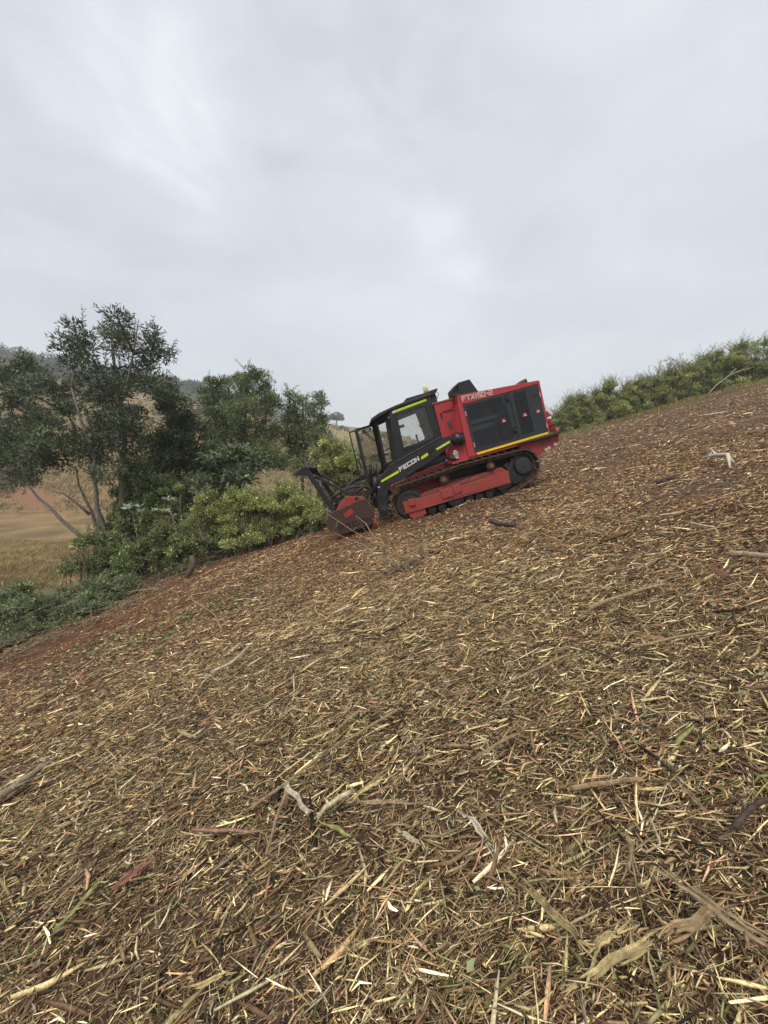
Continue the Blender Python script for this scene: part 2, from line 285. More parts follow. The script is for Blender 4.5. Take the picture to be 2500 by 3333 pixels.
TREES = {'tall': {'stems': [([(-8.44, 12.0, -4.62), (-8.4, 12.0, -3.63), (-8.01, 12.0, -1.81), (-7.96, 12.0, -1.02), (-7.93, 12.0, -0.05), (-7.79, 12.0, 0.52), (-7.85, 12.0, 1.33), (-7.93, 12.0, 1.82), (-8.05, 12.0, 2.65), (-8.1, 12.0, 3.58)], 0.111, 0.037), ([(-8.49, 12.0, -4.62), (-8.44, 12.0, -3.63), (-8.45, 12.0, -2.82), (-8.45, 12.0, -1.97), (-8.52, 12.0, -1.41), (-8.53, 12.0, -0.9), (-8.51, 12.0, -0.44), (-8.38, 12.0, 0.15), (-8.6, 12.0, 1.08), (-8.78, 12.0, 2.04)], 0.092, 0.028), ([(-8.57, 12.0, -4.62), (-8.59, 12.0, -3.39), (-8.69, 12.0, -2.82), (-8.83, 12.0, -2.21), (-8.93, 12.0, -1.61), (-9.09, 12.0, -1.18), (-9.27, 12.0, -0.74), (-9.38, 12.0, -0.25), (-9.89, 12.0, 0.03)], 0.083, 0.011), ([(-8.53, 12.0, -3.29), (-8.86, 12.0, -2.58), (-9.34, 12.0, -2.21), (-9.77, 12.0, -1.77), (-10.08, 12.0, -1.41), (-10.41, 12.0, -1.14), (-10.64, 12.0, -0.74), (-10.73, 12.0, -0.44), (-10.79, 12.0, 0.09)], 0.074, 0.011), ([(-8.93, 12.0, -1.61), (-9.29, 12.0, -1.25), (-9.61, 12.0, -0.98), (-10.03, 12.0, -0.88)], 0.046, 0.009), ([(-7.85, 12.0, 1.33), (-7.52, 12.0, 2.13), (-7.17, 12.0, 3.07), (-7.03, 12.0, 3.83)], 0.046, 0.018)], 'blobs': [(-8.19, 12.0, 3.75, 0.4), (-7.92, 12.0, 3.68, 0.31), (-7.03, 12.0, 3.73, 0.32), (-6.68, 12.0, 3.71, 0.22), (-8.63, 12.0, 3.54, 0.44), (-7.76, 12.0, 3.41, 0.57), (-6.98, 12.0, 3.29, 0.53), (-8.97, 12.0, 3.29, 0.3), (-8.42, 12.0, 2.99, 0.71), (-7.46, 12.0, 2.78, 0.67), (-6.54, 12.0, 3.24, 0.31), (-6.95, 12.0, 2.48, 0.53), (-9.08, 12.0, 2.65, 0.49), (-8.22, 12.0, 2.3, 0.76), (-8.84, 12.0, 1.87, 0.67), (-7.63, 12.0, 1.87, 0.72), (-6.7, 12.0, 2.22, 0.4), (-8.31, 12.0, 1.25, 0.72), (-9.14, 12.0, 1.08, 0.54), (-7.5, 12.0, 1.17, 0.54), (-9.69, 12.0, 1.87, 0.49), (-9.65, 12.0, 0.54, 0.55), (-8.66, 12.0, 0.41, 0.55), (-6.38, 12.0, 2.99, 0.16), (-10.33, 12.0, 0.18, 0.46), (-7.46, 12.0, 0.54, 0.46), (-9.1, 12.0, 0.54, 0.55), (-8.18, 12.0, 0.63, 0.64), (-8.7, 12.0, -0.0, 0.5), (-7.78, 12.0, -0.0, 0.5), (-9.61, 12.0, -0.0, 0.41), (-7.33, 12.0, 1.08, 0.54), (-9.97, 12.0, 0.99, 0.45), (-8.09, 12.0, -0.41, 0.37), (-10.74, 12.0, 0.18, 0.38), (-9.97, 12.0, 0.09, 0.32), (-10.62, 12.0, -0.36, 0.26), (-7.35, 12.0, -0.36, 0.41), (-9.38, 12.0, 1.43, 0.5)]}, 'left': {'stems': [([(-17.15, 15.0, -4.72), (-16.49, 15.0, -1.73), (-15.49, 15.0, 0.56), (-14.26, 15.0, 2.23), (-13.46, 15.0, 3.31)], 0.104, 0.023), ([(-16.49, 15.0, -1.73), (-15.02, 15.0, -0.23), (-13.77, 15.0, 0.68)], 0.046, 0.023)], 'blobs': [(-13.32, 15.0, 3.68, 0.35), (-12.87, 15.0, 3.36, 0.38), (-13.74, 15.0, 3.26, 0.5), (-12.51, 15.0, 2.82, 0.47), (-13.3, 15.0, 2.77, 0.61), (-11.92, 15.0, 2.55, 0.4), (-14.35, 15.0, 3.31, 0.67), (-13.99, 15.0, 2.55, 0.5), (-12.31, 15.0, 2.55, 0.5), (-11.58, 15.0, 2.66, 0.56), (-13.94, 15.0, 1.12, 0.68), (-13.16, 15.0, 1.01, 0.68), (-12.47, 15.0, 1.12, 0.45), (-13.57, 15.0, 0.45, 0.8), (-14.58, 15.0, 0.56, 0.8), (-12.58, 15.0, 0.11, 0.51), (-14.75, 15.0, 1.9, 0.68), (-13.98, 15.0, 1.79, 0.68), (-13.71, 15.0, 2.12, 0.39), (-12.09, 15.0, 1.46, 0.62), (-13.03, 15.0, 0.11, 0.69), (-14.21, 15.0, -0.11, 0.63), (-11.96, 15.0, 0.56, 0.57), (-14.62, 15.0, -0.69, 0.58), (-12.02, 15.0, 2.12, 0.45)]}, 'dark': {'stems': [([(-7.86, 14.5, -3.39), (-7.91, 14.5, -1.67), (-8.08, 14.5, -0.0), (-7.55, 14.5, 1.3), (-7.05, 14.5, 2.15)], 0.089, 0.033), ([(-7.91, 14.5, -1.67), (-6.97, 14.5, -0.0), (-6.57, 14.5, 1.09)], 0.056, 0.022)], 'blobs': [(-7.48, 14.5, 2.26, 0.43), (-7.07, 14.5, 1.84, 0.65), (-7.76, 14.5, 1.41, 0.71), (-6.9, 14.5, 1.09, 0.71), (-8.24, 14.5, 0.76, 0.66), (-7.39, 14.5, 0.33, 0.83), (-6.39, 14.5, 0.55, 0.66), (-8.53, 14.5, -0.11, 0.66), (-7.68, 14.5, -0.66, 0.78), (-6.66, 14.5, -0.44, 0.67), (-6.01, 14.5, 1.41, 0.55), (-8.03, 14.5, 2.15, 0.43), (-5.74, 14.5, 0.22, 0.55), (-7.28, 14.5, -1.33, 0.62), (-8.16, 14.5, -1.11, 0.56), (-6.37, 14.5, -1.22, 0.5), (-8.7, 14.5, -0.88, 0.56), (-6.97, 14.5, -0.0, 0.66), (-5.68, 14.5, -0.66, 0.5)]}, 'mid': {'stems': [([(-6.1, 17.0, -2.89), (-6.0, 17.0, -0.78), (-5.86, 17.0, 1.02), (-5.73, 17.0, 2.52), (-5.62, 17.0, 3.39)], 0.118, 0.039), ([(-6.0, 17.0, -0.78), (-5.15, 17.0, 0.89), (-4.72, 17.0, 2.15)], 0.065, 0.026), ([(-5.94, 17.0, -0.0), (-6.68, 17.0, 1.27), (-7.0, 17.0, 2.52)], 0.065, 0.026)], 'blobs': [(-6.13, 17.0, 3.45, 0.38), (-5.49, 17.0, 3.57, 0.4), (-5.06, 17.0, 3.32, 0.44), (-6.72, 17.0, 3.08, 0.44), (-5.96, 17.0, 2.96, 0.7), (-5.15, 17.0, 2.65, 0.7), (-7.09, 17.0, 3.14, 0.23), (-7.31, 17.0, 2.65, 0.44), (-6.63, 17.0, 2.28, 0.76), (-5.49, 17.0, 1.96, 0.89), (-4.59, 17.0, 2.28, 0.51), (-6.29, 17.0, 1.27, 0.9), (-5.15, 17.0, 1.02, 0.9), (-7.07, 17.0, 1.27, 0.64), (-5.83, 17.0, 0.26, 0.97), (-6.86, 17.0, 0.26, 0.78), (-4.79, 17.0, 0.26, 0.78), (-4.1, 17.0, 1.78, 0.28)]}, 'right': {'stems': [([(-3.59, 17.5, -1.88), (-3.55, 17.5, -0.27), (-3.44, 17.5, 1.05), (-3.48, 17.5, 2.34)], 0.094, 0.027), ([(-3.55, 17.5, -0.27), (-2.92, 17.5, 0.92), (-2.69, 17.5, 2.34)], 0.067, 0.027), ([(-3.55, 17.5, -0.27), (-4.11, 17.5, 0.92), (-4.15, 17.5, 1.83)], 0.054, 0.027)], 'blobs': [(-3.93, 17.5, 2.73, 0.24), (-4.0, 17.5, 2.28, 0.37), (-3.54, 17.5, 2.47, 0.39), (-3.15, 17.5, 2.22, 0.37), (-2.81, 17.5, 2.66, 0.29), (-2.62, 17.5, 2.34, 0.26), (-2.96, 17.5, 1.83, 0.53), (-3.89, 17.5, 1.7, 0.59), (-2.64, 17.5, 1.7, 0.29), (-3.44, 17.5, 1.18, 0.73), (-2.78, 17.5, 1.05, 0.53), (-4.31, 17.5, 1.05, 0.6), (-3.86, 17.5, 0.4, 0.73), (-2.8, 17.5, 0.4, 0.6), (-3.34, 17.5, -0.27, 0.67), (-4.54, 17.5, -0.0, 0.6), (-2.26, 17.5, 0.66, 0.37)]}}
SHRUBS = [
  ('grey_twiggy', [(-17.72, 19.0, -0.29, 0.65), (-17.35, 19.0, -0.87, 0.58), (-18.13, 19.0, -1.31, 0.51), (-18.63, 19.0, -0.58, 0.73)], 'grey', 'grey twiggy shrub on the far grass at the left edge'),
  ('broad', [(-5.44, 13.0, 0.29, 0.35), (-4.85, 13.0, 0.2, 0.45), (-4.27, 13.0, -0.0, 0.4), (-5.27, 13.0, -0.3, 0.45), (-4.58, 13.0, -0.49, 0.45), (-5.7, 13.0, -0.79, 0.35), (-5.11, 13.0, -0.99, 0.4)], 'broad', 'broad-leaved grey-green shrub below the middle tree'),
  ('lantana', [(-4.47, 11.8, -1.13, 0.41), (-3.83, 11.8, -1.08, 0.41), (-3.18, 11.8, -0.95, 0.41), (-2.64, 11.8, -0.9, 0.36), (-5.03, 11.8, -1.45, 0.41), (-4.31, 11.8, -1.64, 0.41), (-3.57, 11.8, -1.54, 0.46), (-2.84, 11.8, -1.45, 0.41), (-2.28, 11.8, -1.27, 0.32), (-5.6, 11.8, -1.73, 0.37), (-2.2, 11.8, -1.73, 0.32), (-4.88, 11.8, -2.01, 0.32), (-3.4, 11.8, -1.96, 0.32), (-2.67, 11.8, -1.91, 0.28)], 'lime', 'sprawling bright green thicket in front of the mulching head'),
  ('lime2', [(-1.54, 13.5, 0.31, 0.31), (-1.75, 13.5, -0.0, 0.36), (-1.24, 13.5, -0.1, 0.41), (-1.97, 13.5, -0.51, 0.36), (-1.35, 13.5, -0.72, 0.47), (-0.83, 13.5, -0.62, 0.47), (-0.31, 13.5, -0.62, 0.41), (-1.56, 13.5, -1.24, 0.42), (-0.73, 13.5, -1.35, 0.42), (0.0, 13.5, -1.03, 0.42), (0.52, 13.5, -1.24, 0.42)], 'lime', 'yellow-green bush showing behind the open cab door'),
  ('grey2', [(-2.67, 14.0, -0.11, 0.3), (-2.14, 14.0, -0.0, 0.27), (-2.36, 14.0, -0.48, 0.3), (-2.9, 14.0, -0.59, 0.3)], 'greytwig', 'grey half-bare bush between the trees and the yellow-green bush'),
  ('under1', [(-7.74, 12.6, -0.58, 0.44), (-7.27, 12.6, -0.87, 0.48), (-7.99, 12.6, -1.35, 0.54), (-7.33, 12.6, -1.65, 0.49), (-6.72, 12.6, -1.35, 0.44), (-6.31, 12.6, -0.96, 0.39), (-7.86, 12.6, -2.14, 0.49), (-7.09, 12.6, -2.34, 0.44)], 'under', 'dusty green shrub at the foot of the dark tree'),
  ('under2', [(-7.76, 11.0, -2.31, 0.34), (-7.34, 11.0, -2.48, 0.39), (-7.9, 11.0, -2.93, 0.35), (-7.2, 11.0, -2.93, 0.39), (-7.6, 11.0, -3.46, 0.31), (-6.75, 11.0, -2.66, 0.39), (-6.22, 11.0, -2.57, 0.35), (-5.69, 11.0, -2.31, 0.34), (-6.96, 11.0, -3.11, 0.3), (-5.93, 11.0, -2.05, 0.39)], 'under', 'dark leafy shrub round the base of the tall tree'),
  ('under3', [(-5.34, 11.2, -2.13, 0.31), (-5.8, 11.2, -2.53, 0.26), (-5.09, 11.2, -2.44, 0.25), (-6.36, 11.2, -2.98, 0.22), (-5.73, 11.2, -2.8, 0.19)], 'under', 'low green regrowth beside the reddish stump'),
  ('cut1', [(-7.6, 8.0, -2.92, 0.26), (-7.5, 7.6, -3.09, 0.27), (-6.95, 7.6, -3.02, 0.24), (-6.68, 7.8, -3.0, 0.24), (-6.71, 7.0, -3.08, 0.25), (-6.44, 7.2, -3.14, 0.22), (-6.47, 8.0, -3.05, 0.22), (-6.22, 8.2, -2.95, 0.2), (-6.78, 6.7, -3.2, 0.23), (-6.16, 8.6, -2.89, 0.18), (-6.47, 6.9, -3.24, 0.17), (-6.17, 7.3, -3.09, 0.18), (-7.27, 7.0, -3.02, 0.28), (-8.18, 8.2, -2.92, 0.26), (-5.98, 7.6, -3.05, 0.13), (-6.49, 6.5, -3.24, 0.18), (-6.72, 6.4, -3.36, 0.21), (-5.9, 8.0, -3.11, 0.12), (-6.1, 8.8, -3.1, 0.14)], 'cut', 'heap of cut leafy branches at the left edge'),
]
RIGHT = [[(10.46, 25.3, 2.83, 0.61), (11.03, 25.3, 3.02, 0.65), (10.89, 25.3, 2.08, 0.67), (11.63, 25.3, 2.46, 0.76), (10.42, 25.3, 1.9, 0.54)], [(11.95, 25.3, 3.39, 0.68), (12.7, 25.3, 3.57, 0.76), (12.38, 25.3, 2.64, 0.8), (13.13, 25.3, 2.83, 0.72)], [(13.43, 25.3, 4.03, 0.68), (14.17, 25.3, 4.22, 0.72), (13.86, 25.3, 3.29, 0.8), (14.8, 25.3, 3.39, 0.72)], [(15.09, 25.3, 4.49, 0.72), (15.84, 25.3, 4.58, 0.72), (15.53, 25.3, 3.76, 0.8), (16.27, 25.3, 3.94, 0.64)], [(16.77, 25.3, 4.67, 0.72), (17.5, 25.3, 4.95, 0.72), (17.2, 25.3, 4.12, 0.68), (17.93, 25.3, 4.4, 0.6)], [(18.41, 25.3, 5.31, 0.71), (19.14, 25.3, 5.49, 0.75), (18.85, 25.3, 4.67, 0.72), (19.58, 25.3, 4.86, 0.6)], [(20.24, 25.3, 5.76, 0.71), (20.97, 25.3, 5.94, 0.79), (20.68, 25.3, 5.13, 0.71), (21.6, 25.3, 5.31, 0.64)], [(22.05, 25.3, 6.3, 0.78), (22.94, 25.3, 6.66, 0.78), (22.51, 25.3, 5.58, 0.75), (23.43, 25.3, 5.76, 0.79), (24.2, 25.3, 7.02, 0.84)]]
MISC = {'bare': [(16.82, 25.0, 3.89), (15.07, 25.0, 4.8), (16.1, 25.0, 5.87), (17.51, 25.0, 6.58), (18.45, 25.0, 6.4)], 'fallen': [(18.83, 24.0, 3.74), (19.32, 24.0, 4.35), (20.04, 24.0, 4.92), (20.39, 24.0, 5.31), (20.04, 24.0, 4.92), (20.74, 24.0, 5.21), (21.43, 24.0, 5.38)], 'stub': [(0.24, 5.05, -1.45), (-0.71, 5.1, -0.69), (-0.04, 5.0, -0.99), (-0.36, 5.2, -0.72), (-0.66, 5.0, -0.89), (-0.58, 4.9, -1.3), (0.73, 5.2, -0.88), (-0.41, 5.3, -1.07)], 'stumpL': [(-4.74, 9.6, -2.31), (-4.68, 9.6, -2.49), (-4.76, 9.6, -2.65), (-4.88, 9.6, -2.77)], 'post': [(15.76, 21.0, 2.16), (16.73, 21.0, 1.53), (16.79, 21.0, 0.95)], 'lone': (-28.7, 245.0, 20.2), 'fork': [(5.14, 6.49, -0.05), (4.98, 6.05, -0.1), (4.96, 5.82, -0.1), (4.66, 5.41, -0.19), (5.35, 6.62, 0.01)], 'whiteL': [(-8.01, 8.6, -3.49), (-8.32, 8.6, -3.24), (-8.58, 8.6, -3.1), (-8.76, 8.6, -2.92)]}
# ------------------------------------------------------------------ terrain
_nr = np.random.default_rng(11)
_ND = [(_nr.uniform(0, 2 * math.pi), _nr.uniform(0, 6.28)) for _ in range(64)]
def noise(x, y, scale, octs=4, seed=0):
    """smooth non-repeating noise in about -1..1"""
    z = np.zeros_like(x, dtype=float); amp = 1.0; f = 1.0 / scale; tot_ = 0
    for o in range(octs):
        a = np.zeros_like(z)
        for k in range(5):
            th, ph = _ND[(seed * 7 + o * 5 + k) % 64]
            u = (x * math.cos(th) + y * math.sin(th)) * f; v = (-x * math.sin(th) + y * math.cos(th)) * f * .83
            a += np.sin(u * 2.1 + ph + 1.7 * np.sin(v * 1.3 + ph * 2))
        z += amp * a / 5 * 1.6; tot_ += amp; amp *= .55; f *= 2.03
    return z / tot_
A_, B_, C_ = 0.2786, -0.0029, -1.469
BND = np.array([(-7.6, -30), (-7.4, 0), (-6.9, 5), (-6.45, 7), (-6.3, 8.4), (-6.15, 9.4), (-5.3, 10.9), (-3.7, 12.2), (-1.2, 14), (3, 18), (8, 22.6), (12.1, 24.7), (15.6, 24.6), (19, 24.2), (23, 22.4), (32, 21), (60, 17), (60, -30)], float)
def sdist(x, y):
    """distance outside the cleared field (negative inside)"""
    x = np.asarray(x, float); y = np.asarray(y, float); d = np.full(x.shape, 1e9); ins = np.zeros(x.shape, bool); n = len(BND)
    for i in range(n):
        a = BND[i]; b = BND[(i + 1) % n]; e = b - a
        t = np.clip(((x - a[0]) * e[0] + (y - a[1]) * e[1]) / (e @ e), 0, 1)
        d = np.minimum(d, np.hypot(x - a[0] - t * e[0], y - a[1] - t * e[1]))
        c = ((a[1] > y) != (b[1] > y)); xi = a[0] + (y - a[1]) / (e[1] if e[1] else 1e-9) * e[0]
        ins ^= (c & (x < xi))
    return np.where(ins, -d, d)
def sstep(t): t = np.clip(t, 0, 1); return t * t * (3 - 2 * t)
def smax(a, b, k=.8):
    h = np.clip(.5 + .5 * (a - b) / k, 0, 1); return b * (1 - h) + a * h + k * h * (1 - h)
def valley(x, y):
    yy = np.maximum(y, 1.0); t = x / yy
    e = np.interp(t, [-1.3, -.92, -.72, -.45, -.28, -.16, -.03, .1, .4], [.30, .262, .215, .170, .125, .092, .083, .045, .01])
    near = -7.6 + .115 * np.maximum(0, 39.5 - y) + 1.0 * sstep((x + 30) / 14) * sstep((y - 20) / 12)
    crest = 250.0; top = e * crest
    s = np.clip((y - 57) / (crest - 57), 0, None)
    hill = -7.6 + 1.0 * sstep((y - 55) / 6) + (top + 6.6) * np.where(s < 1, s ** .85, 1 - .25 * (s - 1))
    z = np.where(y < 55, near, hill)
    z = z + np.where(y < 34, noise(x, y, 1.6, 4, 24) * .16, 0) + noise(x, y, 9, 3, 2) * .25 * np.clip(np.abs(y - 46) / 14, .15, 1) + noise(x, y, 45, 3, 5) * 1.5 * sstep((y - 65) / 60) + np.where(y > 58, noise(x, y, 3.2, 3, 27) * .38, 0)
    return z
def terrain(x, y):
    x = np.asarray(x, float); y = np.asarray(y, float)
    xc = np.where(x > 40, 40 + (x - 40) * .2, x)
    p = A_ * xc + B_ * y + C_
    s = sdist(x, y)
    p = p + noise(x, y, 2.6, 3, 1) * .045 + noise(x, y, .7, 3, 3) * .026
    # loose earth heaped against the machine's head
    p = p + .20 * np.exp(-(((x + .7) / 1.3) ** 2 + ((y - 8.35) / .8) ** 2)) * sstep((2 - x) / 2)
    # shallow track ruts along the edge of the clearing
    for c0, dep in ((1.35, .07), (3.1, .06)):
        p = p - dep * np.exp(-((-s - c0) / .28) ** 2) * sstep((1.2 - x) / 1.5) * sstep((y - 4.8) / 1.5)
        p = p + dep * .6 * np.exp(-((-s - c0 - .55) / .25) ** 2) * sstep((1.2 - x) / 1.5) * sstep((y - 4.8) / 1.5)
    fall = np.where(s > 0, .42 * (np.sqrt(s * s + 1.2) - 1.0954), 0)
    lx_ = (x - 1.525) * .96 + (y - 9.27) * .084; ly_ = -(x - 1.525) * .08 + (y - 9.27) * .996   # mulch banked along the near track
    p = p + .075 * np.exp(-((ly_ + 1.22) / .20) ** 2) * sstep((1.9 - np.abs(lx_ - .1)) / .5) * (1 + .5 * noise(x, y, .5, 2, 26))
    v = valley(x, y)
    k = sstep((x + 40) / 30)
    o = smax(p - fall, v, 1.2)
    return np.where(s > -.2, np.where(s > 1, o, p + (o - p) * sstep((s + .2) / 1.2)), p)
def ter(x, y): return float(terrain(np.array([x]), np.array([y]))[0])
# one ground sheet, rings growing outwards from where the camera stands
rad = np.concatenate([[0.0], .25 * (1.0185 ** np.arange(0, 455))]); rad = rad[rad < 900]
ang = np.concatenate([np.radians(np.arange(-62, 62, .24)), np.radians(np.arange(62, 298, 3.0))])
R_, TH = np.meshgrid(rad, ang, indexing='ij')
GX = R_ * np.sin(TH); GY = R_ * np.cos(TH); GZ = terrain(GX, GY)
S_ = sdist(GX, GY)
def lerp(a, b, t): return a + (b - a) * t[..., None]
c_mulch = np.array([.165, .108, .068]); c_dark = np.array([.065, .040, .025]); c_red = np.array([.135, .066, .038]); c_litter = np.array([.07, .055, .03])
c_tan = np.array([.34, .235, .105]); c_tan2 = np.array([.16, .115, .05]); c_brown = np.array([.13, .085, .042]); c_bank = np.array([.25, .135, .075]); c_wood = np.array([.045, .055, .03]); c_green = np.array([.11, .12, .05])
def redmask(x, y, s):
    m = np.exp(-((-s - 1.5) / .8) ** 2) * 1.1 * sstep((1.8 - x) / 2) * sstep((y - 4.5) / 1.5)
    m = np.maximum(m, np.exp(-(((x + .4) / 1.6) ** 2 + ((y - 8.2) / .7) ** 2)))
    m = np.maximum(m, .75 * np.exp(-((-s - 3.2) / .35) ** 2) * sstep((0 - x) / 1.5) * sstep((y - 4.5) / 1.5))
    return np.clip(m + .25 * noise(x, y, 1.2, 3, 4) * (m > .05), 0, 1)
def bankmask(x, y): return np.clip(.95 + .6 * noise(x, y, 5, 3, 12), 0, 1) * np.clip(1.2 * np.exp(-((y - 58.5 - 2.5 * noise(x, y, 6, 2, 12)) / 2.2) ** 2), 0, 1) * sstep((-x - 43) / 8)
GC = lerp(np.broadcast_to(c_mulch, GX.shape + (3,)), c_dark, np.clip(.45 + .5 * noise(GX, GY, 1.6, 4, 6), 0, 1))
GC = lerp(GC, c_red, redmask(GX, GY, S_))
hill_c = lerp(np.broadcast_to(c_tan, GX.shape + (3,)), c_tan2, np.clip(.45 + .9 * noise(GX, GY, 14, 4, 8), 0, 1) * .8)
hill_c = lerp(hill_c, c_green, np.clip(noise(GX, GY, 40, 3, 9), 0, 1) * .5)
near_c = lerp(np.broadcast_to(c_brown, GX.shape + (3,)), c_tan2, np.clip(.5 + .9 * noise(GX, GY, 2.2, 4, 10), 0, 1))
near_c = lerp(near_c, c_tan, sstep((GY - 22) / 16) * .45)
t_ = GX / np.maximum(GY, 1)
out_c = np.where((GY > 56)[..., None], hill_c, near_c)
out_c = lerp(out_c, c_bank, bankmask(GX, GY))
woodm = sstep((GY - 150) / 40) * sstep((-t_ - .2) / .1) * np.clip(.9 + .8 * noise(GX, GY, 30, 3, 13), 0, 1)
out_c = lerp(out_c, c_wood, woodm)
out_c = lerp(out_c, c_litter, np.exp(-(np.maximum(S_, 0) / 2.5) ** 2))
GC = np.where((S_ > 0)[..., None], out_c, GC)
nr, na = GX.shape
V = np.stack([GX, GY, GZ], -1).reshape(-1, 3)
ii, jj = np.meshgrid(np.arange(nr - 1), np.arange(na), indexing='ij'); j2 = (jj + 1) % na
F = np.stack([ii * na + jj, ii * na + j2, (ii + 1) * na + j2, (ii + 1) * na + jj], -1).reshape(-1, 4)
me = fast_mesh('ground', V, [F], GC.reshape(-1, 3), True)
ground = link('ground', me, tint_mat('earth', .95, bump=.9, bscale=9, vary=.45, vscale=14, spec=.15))
tag(ground, kind='structure')
# pond
pm = bpy.data.materials.new('pond_water'); pm.use_nodes = True; p = pm.node_tree.nodes['Principled BSDF']
p.inputs['Base Color'].default_value = (.20, .125, .055, 1); p.inputs['Roughness'].default_value = .2
nn = pm.node_tree.nodes.new('ShaderNodeTexNoise'); nn.inputs['Scale'].default_value = 2.5; bb = pm.node_tree.nodes.new('ShaderNodeBump'); bb.inputs['Strength'].default_value = .5
pm.node_tree.links.new(nn.outputs[0], bb.inputs['Height']); pm.node_tree.links.new(bb.outputs[0], p.inputs['Normal'])
nz_ = pm.node_tree.nodes.new('ShaderNodeTexNoise'); nz_.inputs['Scale'].default_value = .22; nz_.inputs['Detail'].default_value = 7; gp9 = pm.node_tree.nodes.new('ShaderNodeNewGeometry'); pm.node_tree.links.new(gp9.outputs['Position'], nz_.inputs['Vector'])
rp_ = pm.node_tree.nodes.new('ShaderNodeValToRGB'); rp_.color_ramp.elements[0].position = .38; rp_.color_ramp.elements[0].color = (.15, .098, .04, 1); rp_.color_ramp.elements[1].position = .62; rp_.color_ramp.elements[1].color = (.36, .25, .11, 1); pm.node_tree.links.new(nz_.outputs[0], rp_.inputs[0]); pm.node_tree.links.new(rp_.outputs[0], p.inputs['Base Color'])  # muddy mottling, with broken golden reflections also put into the colour
an = np.linspace(0, 2 * math.pi, 90, endpoint=False)
pr = 1 + .06 * np.sin(3 * an + 1) + .04 * np.sin(7 * an)
PV = np.stack([-82 + 69 * np.sign(np.cos(an)) * np.abs(np.cos(an)) ** .3, 43 + 16 * np.sign(np.sin(an)) * np.abs(np.sin(an)) ** .3, np.full(90, -7.28)], -1)
pond = link('pond_water', fast_mesh('pond_water', PV, [np.arange(90).reshape(1, 90)]), pm); tag(pond, kind='structure')
